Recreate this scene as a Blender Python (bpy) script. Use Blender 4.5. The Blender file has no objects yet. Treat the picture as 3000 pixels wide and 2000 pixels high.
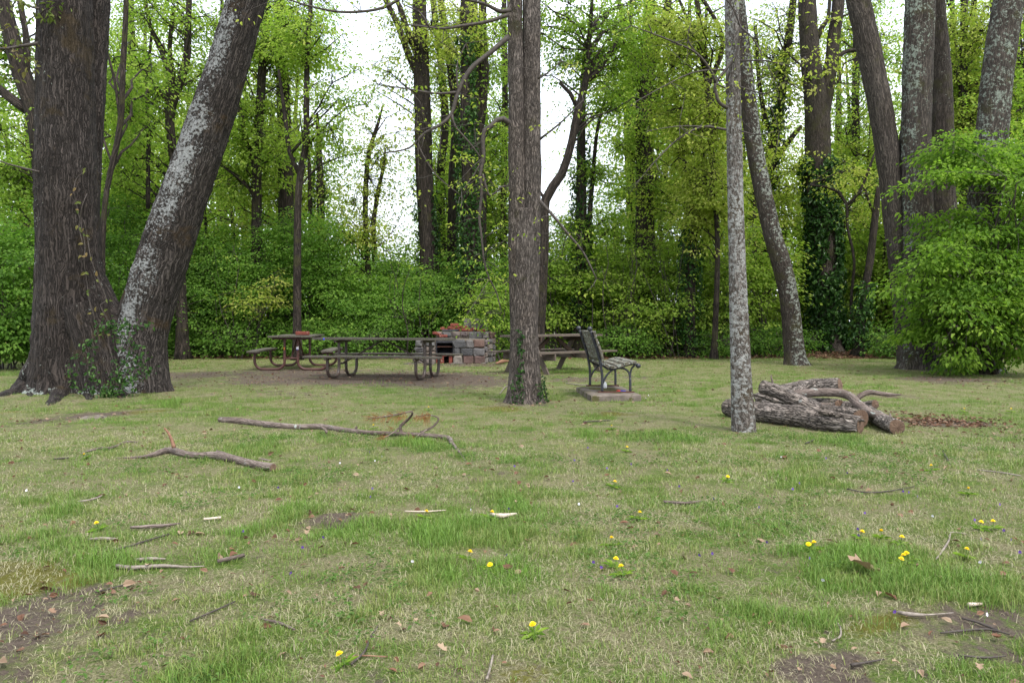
import bpy, math, random
import numpy as np
from mathutils import Vector

# ------------------------------------------------------------------ camera, sky, sun
H = 1.08                      # camera height
FPX, CX, HY = 1898.0, 1176.0, 736.0   # focal length, centre and horizon measured on the photo at 2352 px
scene = bpy.context.scene
cam = bpy.data.cameras.new("camera"); camo = bpy.data.objects.new("camera", cam)
scene.collection.objects.link(camo); scene.camera = camo
camo.location = (0, 0, H); camo.rotation_euler = (math.radians(90), 0, 0)
cam.sensor_width = 36; cam.lens = 36 * FPX / 2352; cam.shift_y = -48 / 2352
cam.clip_start = 0.05; cam.clip_end = 2000

SUN_EL, SUN_AZ = math.radians(58), math.radians(150)   # azimuth clockwise from +Y (camera looks along +Y)
world = bpy.data.worlds.new("World"); scene.world = world; world.use_nodes = True
wn = world.node_tree.nodes; wl = world.node_tree.links; wn.clear()
sky = wn.new("ShaderNodeTexSky"); sky.sky_type = 'NISHITA'; sky.sun_disc = False
sky.sun_elevation = SUN_EL; sky.sun_rotation = SUN_AZ
sky.air_density = 1.0; sky.dust_density = 5.0; sky.ozone_density = 1.0
bg = wn.new("ShaderNodeBackground"); bg.inputs[1].default_value = 0.15
# thin bright overcast: a broken white cloud layer over the clear sky
wtc = wn.new("ShaderNodeTexCoord"); wno = wn.new("ShaderNodeTexNoise"); wno.inputs['Scale'].default_value = 3.5; wno.inputs['Detail'].default_value = 5
wl.new(wtc.outputs['Generated'], wno.inputs['Vector'])
wmr = wn.new("ShaderNodeMapRange"); wmr.inputs[1].default_value = .3; wmr.inputs[2].default_value = .62; wmr.inputs[3].default_value = .4; wmr.inputs[4].default_value = 1.
wl.new(wno.outputs['Fac'], wmr.inputs[0])
wmx = wn.new("ShaderNodeMix"); wmx.data_type = 'RGBA'; wl.new(wmr.outputs[0], wmx.inputs[0]); wl.new(sky.outputs[0], wmx.inputs[6]); wmx.inputs[7].default_value = (6.0, 6.35, 6.9, 1)
wo = wn.new("ShaderNodeOutputWorld"); wl.new(wmx.outputs[2], bg.inputs[0]); wl.new(bg.outputs[0], wo.inputs[0])
sl = bpy.data.lights.new("sun", 'SUN'); sl.energy = 1.5; sl.angle = math.radians(10); sl.color = (1, 0.96, 0.9)
so = bpy.data.objects.new("sun", sl); scene.collection.objects.link(so)
sd = Vector((math.sin(SUN_AZ) * math.cos(SUN_EL), math.cos(SUN_AZ) * math.cos(SUN_EL), math.sin(SUN_EL)))
so.rotation_euler = sd.to_track_quat('Z', 'Y').to_euler(); so.location = sd * 50
scene.view_settings.view_transform = 'Standard'; scene.view_settings.look = 'None'
scene.view_settings.exposure = 1.3; scene.view_settings.gamma = 1
cy = scene.cycles
cy.max_bounces = 6; cy.diffuse_bounces = 3; cy.glossy_bounces = 2; cy.transmission_bounces = 4
cy.transparent_max_bounces = 4; cy.caustics_reflective = False; cy.caustics_refractive = False

rng = np.random.default_rng(7)
COL = scene.collection

# ------------------------------------------------------------------ helpers
def P(x, y, D):
    """photo pixel (2352 wide) at distance D -> world"""
    return np.array([(x - CX) / FPX * D, D, H - (y - HY) / FPX * D])
def gD(y): return FPX * H / (y - HY)

def _h(ix, iy, iz, seed):
    n = (ix * 374761393 + iy * 668265263 + iz * 2147483647 + seed * 974634777) & 0xffffffff
    n = ((n ^ (n >> 13)) * 1274126177) & 0xffffffff
    n = n ^ (n >> 16)
    return (n & 0xffff) / 65535.0
def vnoise(p, seed=0):
    p = np.asarray(p, float); i = np.floor(p).astype(np.int64); f = p - i; f = f * f * (3 - 2 * f)
    r = 0
    for dx in (0, 1):
        for dy in (0, 1):
            for dz in (0, 1):
                w = (f[..., 0] if dx else 1 - f[..., 0]) * (f[..., 1] if dy else 1 - f[..., 1]) * (f[..., 2] if dz else 1 - f[..., 2])
                r = r + w * _h(i[..., 0] + dx, i[..., 1] + dy, i[..., 2] + dz, seed)
    return r
def fbm(p, seed=0, o=3):
    p = np.asarray(p, float); r = 0; a = .5; t = 0
    for k in range(o):
        r = r + a * vnoise(p * 2 ** k, seed + k); t += a; a *= .5
    return r / t
def n2(x, y, s, seed, o=3):
    return fbm(np.stack([x * s, y * s, np.zeros_like(x)], -1), seed, o)
def norm(v): return v / (np.linalg.norm(v, axis=-1, keepdims=True) + 1e-12)

class MB:
    def __init__(s): s.V = []; s.F = []; s.n = 0; s.A = {}; s.M = []
    def add(s, V, F, mat=0, **attrs):
        V = np.asarray(V, float); F = np.asarray(F, np.int64)
        s.V.append(V); s.F.append(F + s.n); s.M.append(mat)
        for k, a in attrs.items(): s.A.setdefault(k, []).append((s.n, np.asarray(a, float)))
        s.n += len(V)
    def more(s, F, mat=0): s.F.append(np.asarray(F, np.int64)); s.M.append(mat)
    def build(s, name, mats, parent=None, smooth=False):
        if not isinstance(mats, (list, tuple)): mats = [mats]
        V = np.concatenate(s.V)
        if parent is not None: V = V - np.array(parent.location)
        me = bpy.data.meshes.new(name)
        me.vertices.add(len(V)); me.vertices.foreach_set('co', V.astype(np.float32).ravel())
        sizes = np.concatenate([np.full(len(f), f.shape[1]) for f in s.F])
        loops = np.concatenate([f.ravel() for f in s.F])
        me.loops.add(len(loops)); me.loops.foreach_set('vertex_index', loops.astype(np.int32))
        st = np.concatenate([[0], np.cumsum(sizes)[:-1]])
        me.polygons.add(len(sizes)); me.polygons.foreach_set('loop_start', st.astype(np.int32))
        me.polygons.foreach_set('material_index', np.concatenate([np.full(len(f), m) for f, m in zip(s.F, s.M)]).astype(np.int32))
        me.polygons.foreach_set('use_smooth', np.full(len(sizes), smooth, dtype=bool))
        for k, lst in s.A.items():
            vec = lst[0][1].ndim == 2
            a = np.zeros((len(V), 3) if vec else len(V))
            for o, x in lst: a[o:o + len(x)] = x
            at = me.attributes.new(k, 'FLOAT_VECTOR' if vec else 'FLOAT', 'POINT')
            at.data.foreach_set('vector' if vec else 'value', a.astype(np.float32).ravel())
        me.update(calc_edges=True); me.validate()
        for m in mats: me.materials.append(m)
        o = bpy.data.objects.new(name, me); COL.objects.link(o)
        if parent is not None: o.parent = parent
        return o

def tag(o, label=None, cat=None, group=None, kind=None):
    if label: o['label'] = label
    if cat: o['category'] = cat
    if group: o['group'] = group
    if kind: o['kind'] = kind
    return o
def thing(name, loc, label, cat, group=None):
    o = bpy.data.objects.new(name, None); COL.objects.link(o); o.location = [float(c) for c in loc]
    o.empty_display_size = .1
    return tag(o, label, cat, group)
def copy_tree(o, parent=None):
    c = o.copy(); COL.objects.link(c); c.parent = parent
    for ch in [q for q in COL.objects if q.parent == o]: copy_tree(ch, c)
    return c

def catmull(pts, rad, step):
    pts = np.asarray(pts, float); rad = np.asarray(rad, float)
    if len(pts) == 2:
        n = max(2, int(np.linalg.norm(pts[1] - pts[0]) / step) + 1)
        t = np.linspace(0, 1, n)[:, None]
        return pts[0] * (1 - t) + pts[1] * t, rad[0] * (1 - t[:, 0]) + rad[1] * t[:, 0]
    q = np.vstack([2 * pts[0] - pts[1], pts, 2 * pts[-1] - pts[-2]])
    out = []; ro = []
    for i in range(len(pts) - 1):
        p0, p1, p2, p3 = q[i:i + 4]
        n = max(1, int(round(np.linalg.norm(p2 - p1) / step)))
        t = (np.arange(n) / n)[:, None]
        out.append(.5 * ((2 * p1) + (-p0 + p2) * t + (2 * p0 - 5 * p1 + 4 * p2 - p3) * t ** 2 + (-p0 + 3 * p1 - 3 * p2 + p3) * t ** 3))
        ro.append(rad[i] * (1 - t[:, 0]) + rad[i + 1] * t[:, 0])
    out.append(pts[-1:]); ro.append(rad[-1:])
    return np.concatenate(out), np.concatenate(ro)

def tube(mb, pts, rad, seg=10, step=.15, rough=0., rscale=3., ridge=0., flare=None, seed=0, cap=True, lich=None, mat=0, squash=None):
    """swept limb; attribute bk follows the limb so bark runs along it"""
    C, R = catmull(pts, rad, step); n = len(C)
    T = norm(np.gradient(C, axis=0))
    up = np.array([0, 1., 0]) if abs(T[0][1]) < .8 else np.array([0, 0, 1.])
    U = np.zeros_like(C); u = norm(up - T[0] * (up @ T[0]))
    for i in range(n):
        u = norm(u - T[i] * (u @ T[i])); U[i] = u
    W = np.cross(T, U)
    th = np.arange(seg) / seg * 2 * math.pi
    s = np.concatenate([[0], np.cumsum(np.linalg.norm(np.diff(C, axis=0), axis=1))])
    c, sn = np.cos(th), np.sin(th)
    rr = R[:, None] * np.ones(seg)[None]
    rm = float(np.median(R))
    bk = np.stack([np.broadcast_to(c * rm, (n, seg)), np.broadcast_to(sn * rm, (n, seg)), np.broadcast_to(s[:, None], (n, seg))], -1)
    if rough: rr = rr * (1 + rough * 2 * (fbm(bk * rscale + seed * 7.3, seed) - .5))
    if ridge:
        q = bk * np.array([1, 1, .13]) * 32
        rr = rr + ridge * (np.abs(vnoise(q, seed + 9) - .5) * 2 - .4)
    if flare:
        fh, fa, nl, ph = flare
        lob = np.clip(.5 + .5 * np.cos(nl * th + ph) + .35 * np.cos((nl - 2) * th + 2.3 * ph), 0, 2)
        rr = rr * (1 + fa * np.exp(-s / fh)[:, None] * (.35 + lob[None] * np.exp(-s / (fh * .8))[:, None]))
    V = C[:, None] + rr[..., None] * (U[:, None] * c[None, :, None] + W[:, None] * sn[None, :, None])
    idx = np.arange(n * seg).reshape(n, seg); nx = np.roll(idx, -1, 1)
    F = np.stack([idx[:-1], nx[:-1], nx[1:], idx[1:]], -1).reshape(-1, 4)
    Vf = V.reshape(-1, 3); bkf = bk.reshape(-1, 3) + np.array([seed * 3.1, seed * 1.7, seed * 5.3])
    if lich is None: L = np.full(len(Vf), .5)
    else:
        N = norm(V - C[:, None]); L = lich(N.reshape(-1, 3), Vf)
    if cap:
        o = mb.n; b = len(Vf)
        Vf = np.vstack([Vf, C[0], C[-1]]); bkf = np.vstack([bkf, bkf[0], bkf[-1]]); L = np.concatenate([L, [.5, .5]])
        mb.add(Vf, F, mat, bk=bkf, lich=L)
        i0 = idx[0]; i1 = idx[-1]
        mb.more(np.stack([np.roll(i0, -1), i0, np.full(seg, b)], -1) + o, mat)
        mb.more(np.stack([i1, np.roll(i1, -1), np.full(seg, b + 1)], -1) + o, mat)
    else: mb.add(Vf, F, mat, bk=bkf, lich=L)
    return C, R, U, W, T

def box(mb, c, size, rz=0, rx=0, ry=0, mat=0, bev=0.0, jit=0.0):
    x, y, z = [v / 2 for v in size]
    b = min(bev, x * .9, y * .9, z * .9)
    if b > 0:   # chamfered box: 24 vertices
        V = []; 
        for sx in (-1, 1):
            for sy in (-1, 1):
                for sz in (-1, 1):
                    V += [(sx * x, sy * (y - b), sz * (z - b)), (sx * (x - b), sy * y, sz * (z - b)), (sx * (x - b), sy * (y - b), sz * z)]
        V = np.array(V); id = lambda sx, sy, sz, k: ((sx > 0) * 4 + (sy > 0) * 2 + (sz > 0)) * 3 + k
        Q = []; T3 = []
        for s in (-1, 1):
            Q.append([id(s, -1, -1, 0), id(s, s, -s, 0) if 0 else id(s, 1, -1, 0), id(s, 1, 1, 0), id(s, -1, 1, 0)][::s])
            Q.append([id(-1, s, -1, 1), id(-1, s, 1, 1), id(1, s, 1, 1), id(1, s, -1, 1)][::s])
            Q.append([id(-1, -1, s, 2), id(1, -1, s, 2), id(1, 1, s, 2), id(-1, 1, s, 2)][::s])
        for s in (-1, 1):
            for t in (-1, 1):
                Q.append([id(s, t, -1, 0), id(s, t, 1, 0), id(s, t, 1, 1), id(s, t, -1, 1)][::s * t])
                Q.append([id(s, -1, t, 0), id(s, -1, t, 2), id(s, 1, t, 2), id(s, 1, t, 0)][::s * t])
                Q.append([id(-1, s, t, 1), id(-1, s, t, 2), id(1, s, t, 2), id(1, s, t, 1)][::-s * t])
                for r in (-1, 1): T3.append([id(s, t, r, 0), id(s, t, r, 1), id(s, t, r, 2)][::s * t * r])
    else:
        V = np.array([(i * x, j * y, k * z) for i in (-1, 1) for j in (-1, 1) for k in (-1, 1)], float)
        Q = [[0, 1, 3, 2], [4, 6, 7, 5], [0, 4, 5, 1], [2, 3, 7, 6], [0, 2, 6, 4], [1, 5, 7, 3]]; T3 = None
    if jit: V = V + rng.normal(0, jit, V.shape)
    bk = V.copy() + np.array(c) * .7
    cx, sx_ = math.cos(rx), math.sin(rx); cyy, sy_ = math.cos(ry), math.sin(ry); cz, sz_ = math.cos(rz), math.sin(rz)
    Rm = np.array([[cz, -sz_, 0], [sz_, cz, 0], [0, 0, 1]]) @ np.array([[cyy, 0, sy_], [0, 1, 0], [-sy_, 0, cyy]]) @ np.array([[1, 0, 0], [0, cx, -sx_], [0, sx_, cx]])
    o = mb.n
    mb.add(V @ Rm.T + np.array(c), Q, mat, bk=bk, lich=np.full(len(V), .5))
    if T3: mb.more(np.array(T3) + o, mat)

LEAF1 = (np.array([[0, 0, 0], [.5, .33, .10], [1, 0, -.12], [.5, -.33, .10]]), np.array([[0, 1, 2, 3]]))
LEAF2 = (np.array([[0, 0, 0], [.3, .27, .09], [.68, .2, .05], [1, 0, -.18], [.68, -.2, .05], [.3, -.27, .09]]),
         np.array([[0, 1, 2, 3], [0, 3, 4, 5]]))
LEAF3 = (np.array([[0, 0, 0], [.12, .3, .05], [.42, .2, .04], [.5, .5, .02], [.68, .17, .03], [1, 0, -.15], [.68, -.17, .03], [.5, -.5, .02], [.42, -.2, .04], [.12, -.3, .05]]),
         np.array([[0, 1, 2, 9 - 9], [0, 2, 4, 5], [2, 3, 4, 4], [0, 5, 6, 8], [8, 6, 7, 7], [0, 8, 9, 9]]))
LEAF3 = (LEAF3[0], np.array([[0, 1, 2], [0, 2, 4], [2, 3, 4], [0, 4, 5], [0, 5, 6], [0, 6, 8], [8, 6, 7], [0, 8, 9]]))
def leaves(mb, pos, dirv, nrm, size, tint, shape=LEAF1, mat=0):
    n = len(pos); t = norm(dirv); b = norm(np.cross(nrm, t)); w = np.cross(t, b)
    tp, tf = shape; size = np.broadcast_to(size, (n,))
    V = pos[:, None] + size[:, None, None] * (tp[None, :, 0, None] * t[:, None] + tp[None, :, 1, None] * b[:, None] + tp[None, :, 2, None] * w[:, None])
    k = len(tp); F = (tf[None] + (np.arange(n) * k)[:, None, None]).reshape(-1, tf.shape[1])
    mb.add(V.reshape(-1, 3), F, mat, tint=np.repeat(tint, k))

def sprays(mb, cl, out, per, rad, size, shape=LEAF1, flat=.3, droop=.25, tintvar=.22, tilt=.45, mat=0):
    """leaf clusters: cl (n,3) centres, out (n,3) outward directions"""
    n = len(cl)
    if n == 0: return
    c = np.repeat(cl, per, 0); o = np.repeat(out, per, 0); m = len(c)
    off = rng.normal(0, 1, (m, 3)) * np.array([rad, rad, rad * flat]) * .6
    off[:, 2] -= droop * (off[:, 0] ** 2 + off[:, 1] ** 2) / rad * .8
    d = norm(off + o * rad * .5 + rng.normal(0, .35 * rad, (m, 3))); d[:, 2] -= droop + rng.random(m) * .35
    nm = np.array([0, 0, 1.]) + rng.normal(0, tilt, (m, 3)) + o * .25
    tint = np.clip(np.repeat(rng.normal(.5, tintvar, n), per) + rng.normal(0, .1, m), 0, 1)
    leaves(mb, c + off, d, nm, size * (.7 + .6 * rng.random(m)), tint, shape, mat)

# ------------------------------------------------------------------ materials
def newmat(name):
    m = bpy.data.materials.new(name); m.use_nodes = True; nt = m.node_tree; nt.nodes.clear()
    out = nt.nodes.new('ShaderNodeOutputMaterial'); pb = nt.nodes.new('ShaderNodeBsdfPrincipled')
    nt.links.new(pb.outputs[0], out.inputs[0]); return m, nt, pb, out
class N:
    def __init__(s, nt): s.nt = nt
    def mk(s, t, ins=None, **kw):
        n = s.nt.nodes.new(t)
        for k, v in kw.items(): setattr(n, k, v)
        for k, v in (ins or {}).items():
            if isinstance(v, bpy.types.NodeSocket): s.nt.links.new(v, n.inputs[k])
            else: n.inputs[k].default_value = v
        return n
    def attr(s, name, vec=False): return s.mk('ShaderNodeAttribute', attribute_name=name).outputs['Vector' if vec else 'Fac']
    def noise(s, v, scale, detail=4, rough=.6, dist=0.): return s.mk('ShaderNodeTexNoise', {'Vector': v, 'Scale': scale, 'Detail': detail, 'Roughness': rough, 'Distortion': dist}).outputs['Fac']
    def math(s, op, a, b=0., c=0., clamp=False): 
        n = s.mk('ShaderNodeMath', {0: a, 1: b, 2: c}, operation=op); n.use_clamp = clamp; return n.outputs[0]
    def mapping(s, v, scale=(1, 1, 1), loc=(0, 0, 0)): return s.mk('ShaderNodeMapping', {'Vector': v, 'Scale': scale, 'Location': loc}).outputs[0]
    def ramp(s, f, stops):
        n = s.mk('ShaderNodeValToRGB', {0: f}); e = n.color_ramp.elements
        while len(e) < len(stops): e.new(.5)
        for q, (p, c) in zip(e, stops):
            q.position = p; q.color = (c, c, c, 1) if not hasattr(c, '__len__') else (*c, 1)
        return n.outputs[0]
    def mix(s, f, a, b, mode='MIX'):
        n = s.mk('ShaderNodeMix', data_type='RGBA', blend_type=mode)
        for k, v in ((0, f), (6, a), (7, b)):
            if isinstance(v, bpy.types.NodeSocket): s.nt.links.new(v, n.inputs[k])
            elif k == 0: n.inputs[0].default_value = v
            else: n.inputs[k].default_value = (*v, 1)
        return n.outputs[2]
    def step(s, v, lo, hi): return s.mk('ShaderNodeMapRange', {0: v, 1: lo, 2: hi, 3: 0., 4: 1.}).outputs[0]
    def bump(s, h, strength, dist): return s.mk('ShaderNodeBump', {'Height': h, 'Strength': strength, 'Distance': dist}).outputs[0]

def leafmat(name, stops, trans=.56, rough=.6, spread=.12):
    m, nt, pb, out = newmat(name); n = N(nt)
    t = n.attr('tint'); oi = n.mk('ShaderNodeObjectInfo').outputs['Random']
    f = n.math('ADD', t, n.math('MULTIPLY', n.math('SUBTRACT', oi, .5), spread * 2), clamp=True)
    c = n.ramp(f, stops)
    nt.links.new(c, pb.inputs['Base Color']); pb.inputs['Roughness'].default_value = rough
    pb.inputs['Specular IOR Level'].default_value = .2
    tr = n.mk('ShaderNodeBsdfTranslucent', {'Color': n.mix(1., c, (1.2, 1.35, .8), 'MULTIPLY')})
    mx = n.mk('ShaderNodeMixShader', {0: trans, 1: pb.outputs[0], 2: tr.outputs[0]})
    nt.links.new(mx.outputs[0], out.inputs[0]); return m

def barkmat(name, dark, light, scale=16, zs=.14, lichc=(.42, .47, .42), lichamt=.35, lscale=9, moss=0., mossc=(.045, .042, .018), bump=.9, edge=.12, plates=False):
    m, nt, pb, out = newmat(name); n = N(nt)
    bk = n.attr('bk', True); lw = n.attr('lich')
    wob = n.mk('ShaderNodeTexNoise', {'Vector': bk, 'Scale': 5., 'Detail': 3.}).outputs['Color']
    v = n.mk('ShaderNodeVectorMath', {0: bk, 1: n.mk('ShaderNodeVectorMath', {0: wob, 'Scale': .09}, operation='SCALE').outputs[0]}, operation='ADD').outputs[0]
    mp = n.mapping(v, (scale, scale, scale * zs))
    vo = n.mk('ShaderNodeTexVoronoi', {'Vector': mp, 'Scale': 1.}, feature='DISTANCE_TO_EDGE').outputs['Distance']
    fis = n.step(vo, 0.0, edge * 2)
    if not plates:
        rn = n.noise(n.mapping(v, (scale * 1.5, scale * 1.5, scale * zs * .8)), 1., 3, .55)
        rid = n.step(n.math('ABSOLUTE', n.math('SUBTRACT', rn, .5)), .0, .11)
        fis = n.math('MULTIPLY', n.math('ADD', n.math('MULTIPLY', fis, .35), .65), rid)
    fine = n.noise(n.mapping(v, (scale * 3, scale * 3, scale * 3 * max(zs, .3))), 1., 5, .7)
    big = n.noise(bk, 1.3, 3)
    hgt = n.math('ADD', n.math('MULTIPLY', fis, .7), n.math('MULTIPLY', fine, .5))
    c = n.mix(n.step(hgt, .25, 1.1), dark, light)
    c = n.mix(n.step(big, .35, .7), c, n.mix(1., c, (.72, .68, .64), 'MULTIPLY'))
    if moss > 0:
        mm = n.step(n.noise(bk, 2.2, 5, .65), .62 - moss * .3, .72 - moss * .3)
        c = n.mix(n.math('MULTIPLY', mm, .75), c, mossc)
    if lichamt > 0:
        ln = n.noise(bk, lscale, 6, .75); l2 = n.noise(bk, lscale * .18, 3, .5)
        th = n.math('ADD', n.math('MULTIPLY', ln, .76), n.math('MULTIPLY', l2, .24))
        lo = n.math('SUBTRACT', .70, n.math('MULTIPLY', lw, lichamt))
        msk = n.math('MULTIPLY', n.math('SUBTRACT', th, lo), 28., clamp=True)
        lc = n.mix(n.noise(bk, 60, 3), tuple(q * .55 for q in lichc), tuple(min(1, q * 1.2) for q in lichc))
        c = n.mix(n.math('MULTIPLY', msk, .9), c, lc)
        hgt = n.math('ADD', hgt, n.math('MULTIPLY', msk, .12))
    nt.links.new(c, pb.inputs['Base Color']); pb.inputs['Roughness'].default_value = .88
    pb.inputs['Specular IOR Level'].default_value = .2
    nt.links.new(n.bump(hgt, bump, .025), pb.inputs['Normal']); return m

def simplemat(name, c1, c2, scale=20, rough=.8, bump=.3, stretch=(1, 1, 1), metal=0., c3=None, t3=.62, bdist=.01, spec=.3):
    m, nt, pb, out = newmat(name); n = N(nt)
    tc = n.mk('ShaderNodeTexCoord').outputs['Object']
    f = n.noise(n.mapping(tc, stretch), scale, 6, .65)
    c = n.mix(n.step(f, .3, .7), c1, c2)
    if c3: c = n.mix(n.step(n.noise(tc, scale * .6, 6, .7), t3, t3 + .06), c, c3)
    nt.links.new(c, pb.inputs['Base Color']); pb.inputs['Roughness'].default_value = rough
    pb.inputs['Metallic'].default_value = metal; pb.inputs['Specular IOR Level'].default_value = spec
    if bump: nt.links.new(n.bump(f, bump, bdist), pb.inputs['Normal'])
    return m

G1, G2, G3 = (.022, .06, .008), (.05, .115, .014), (.095, .18, .022)
M = {}
M['shrub'] = leafmat('shrub_leaf', [(0, (.052, .12, .02)), (.5, (.115, .225, .034)), (1, (.20, .33, .06))])
M['spring'] = leafmat('spring_leaf', [(0, (.11, .20, .025)), (.5, (.215, .32, .045)), (1, (.34, .42, .08))])
M['yellow'] = leafmat('young_yellow_leaf', [(0, (.18, .25, .035)), (.5, (.31, .37, .06)), (1, (.46, .45, .14))])
M['dome'] = leafmat('dome_shrub_leaf', [(0, (.065, .15, .024)), (.5, (.14, .265, .04)), (1, (.24, .37, .065))])
M['bright'] = leafmat('bright_bush_leaf', [(0, (.07, .145, .018)), (.5, (.155, .265, .032)), (1, (.29, .41, .06))])
M['ivy'] = leafmat('ivy_leaf', [(0, (.012, .035, .008)), (.6, (.028, .075, .014)), (1, (.07, .14, .03))], trans=.2, rough=.35)
M['creeper'] = leafmat('creeper_leaf', [(0, (.07, .11, .02)), (.5, (.13, .15, .04)), (1, (.2, .14, .06))], trans=.3)
M['needle'] = leafmat('dead_needles', [(0, (.14, .06, .02)), (1, (.33, .17, .07))], trans=.2)
M['litter'] = leafmat('dead_leaf', [(0, (.06, .03, .018)), (.5, (.15, .075, .045)), (1, (.30, .22, .15))], trans=.1, rough=.7)
M['bark_big'] = barkmat('furrowed_bark', (.009, .007, .006), (.092, .078, .071), 29, .085, lichamt=.18, lscale=16, moss=.18, mossc=(.045, .032, .016), bump=1.)
M['bark_lean'] = barkmat('mossy_lichen_bark', (.009, .007, .006), (.10, .086, .078), 28, .10, (.33, .34, .335), .225, 27, moss=.12, mossc=(.05, .032, .015), bump=1.)
M['bark_mid'] = barkmat('flaky_bark', (.035, .029, .026), (.235, .2, .178), 36, .2, lichamt=.12, moss=.1, bump=1., lscale=14)
M['bark_slim'] = barkmat('pale_lichen_bark', (.035, .028, .022), (.25, .23, .214), 38, .3, (.31, .315, .30), .255, 28, moss=.35, mossc=(.05, .036, .02), bump=.6)
M['bark_slant'] = barkmat('patchy_bark', (.022, .018, .015), (.10, .083, .07), 22, .16, (.30, .325, .28), .195, 15, moss=.3)
M['bark_right'] = barkmat('grey_ridged_bark', (.024, .02, .017), (.125, .106, .092), 24, .12, (.26, .3, .25), .18, 15, moss=.15)
M['bark_bg'] = barkmat('dark_bark', (.013, .011, .009), (.075, .06, .05), 16, .14, lichamt=.1, moss=.2)
M['bark_log'] = barkmat('split_log_bark', (.016, .013, .011), (.46, .40, .355), 34, .26, (.4, .42, .4), .165, 14, moss=.1, bump=1., edge=.10, plates=False)
M['bark_branch'] = barkmat('smooth_branch_bark', (.09, .07, .06), (.26, .215, .19), 34, .12, (.42, .47, .43), .22, 12, bump=.4)
M['twig'] = simplemat('twig_bark', (.022, .018, .015), (.075, .06, .05), 30, .62)
M['stick'] = simplemat('stick_bark', (.10, .08, .065), (.3, .26, .22), 40, .62)
M['orange'] = simplemat('peeled_orange_wood', (.13, .06, .035), (.26, .145, .095), 40, .7)
M['cutwood'] = simplemat('sawn_wood', (.06, .035, .022), (.17, .11, .075), 14, .8)
M['flaky'] = simplemat('pale_dead_wood', (.35, .27, .21), (.62, .54, .46), 30, .8)

def woodmat(name, a, b, moss=None, lich=None):
    m, nt, pb, out = newmat(name); n = N(nt)
    bk = n.attr('bk', True)
    f = n.noise(n.mapping(bk, (4, 60, 60)), 1., 5, .65); g = n.noise(bk, 6, 4)
    c = n.mix(n.step(f, .3, .72), a, b)
    if moss: c = n.mix(n.step(n.noise(bk, 9, 6, .7), .52, .64), c, moss)
    if lich: c = n.mix(n.step(n.noise(bk, 17, 6, .7), .56, .6), c, lich)
    nt.links.new(n.mix(n.step(g, .3, .7), c, n.mix(1., c, (.75, .75, .75), 'MULTIPLY')), pb.inputs['Base Color'])
    pb.inputs['Roughness'].default_value = .85; nt.links.new(n.bump(f, .5, .006), pb.inputs['Normal']); return m
M['board'] = woodmat('weathered_board', (.042, .037, .029), (.13, .113, .088), moss=(.07, .07, .035))
M['aframe'] = woodmat('weathered_lumber', (.055, .042, .033), (.16, .125, .095))
M['aframe_red'] = woodmat('reddish_stained_lumber', (.03, .017, .012), (.08, .045, .03))
M['slat'] = woodmat('mossy_slat', (.05, .042, .03), (.17, .15, .12), moss=(.06, .058, .022), lich=(.36, .42, .37))
M['pipe_brown'] = simplemat('brown_painted_pipe', (.042, .03, .026), (.085, .062, .052), 12, .42, .1, c3=(.16, .13, .11), t3=.66, spec=.5)
M['pipe_red'] = simplemat('red_brown_pipe', (.05, .018, .014), (.09, .035, .028), 12, .5, .1, c3=(.06, .03, .025), spec=.45)
M['iron'] = simplemat('painted_iron', (.016, .018, .026), (.035, .036, .046), 15, .4, .15, c3=(.09, .03, .018), t3=.6, spec=.5)
M['rust'] = simplemat('rusted_iron', (.045, .018, .012), (.09, .04, .027), 30, .8)
M['slab'] = simplemat('old_concrete', (.085, .07, .058), (.165, .138, .116), 9, .95, .6, c3=(.07, .065, .025), t3=.52)
M['slabmoss'] = simplemat('dark_moss', (.03, .025, .012), (.11, .10, .02), 25, .95, .6)
M['white'] = simplemat('white_plastic', (.7, .7, .68), (.8, .8, .8), 20, .4, 0)
M['redp'] = simplemat('red_plastic', (.6, .03, .03), (.7, .05, .05), 20, .4, 0)
M['bluep'] = simplemat('blue_plastic', (.05, .06, .5), (.08, .1, .6), 20, .4, 0)
M['orangep'] = simplemat('orange_paint', (.45, .16, .02), (.5, .2, .03), 20, .5, 0)
M['brick'] = simplemat('red_brick', (.10, .026, .018), (.21, .058, .04), 14, .9, .6, c3=(.33, .2, .16), t3=.62)
M['mortar'] = simplemat('stone_mortar', (.11, .09, .07), (.2, .175, .14), 25, .95, .6)
M['soot'] = simplemat('sooty_stone', (.008, .008, .01), (.05, .05, .06), 20, .8, .5)
M['chimney'] = simplemat('purple_grey_slab', (.075, .06, .07), (.14, .12, .13), 7, .7, .3, stretch=(3, 3, .6))
M['ash'] = simplemat('ash_and_char', (.03, .025, .022), (.14, .12, .11), 40, .95, .6)
def stonemat():
    m, nt, pb, out = newmat('fieldstone'); n = N(nt)
    bk = n.attr('bk', True); t = n.attr('tint')
    c = n.ramp(t, [(0, (.06, .06, .062)), (.3, (.125, .12, .115)), (.5, (.18, .135, .11)), (.65, (.12, .065, .05)), (.8, (.11, .105, .108)), (1, (.23, .2, .168))])
    f = n.noise(bk, 28, 6, .7)
    c = n.mix(n.step(f, .3, .7), n.mix(1., c, (.6, .6, .6), 'MULTIPLY'), c)
    nt.links.new(c, pb.inputs['Base Color']); pb.inputs['Roughness'].default_value = .85
    nt.links.new(n.bump(f, .7, .02), pb.inputs['Normal']); return m
M['stone'] = stonemat()
M['dandelion'] = simplemat('dandelion_yellow', (.80, .58, .004), (.9, .68, .01), 200, .6, 0)
M['violet'] = simplemat('violet_petal', (.09, .035, .24), (.15, .075, .34), 200, .6, 0)
M['whitef'] = simplemat('white_petal', (.62, .6, .72), (.8, .8, .82), 200, .6, 0)
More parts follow.
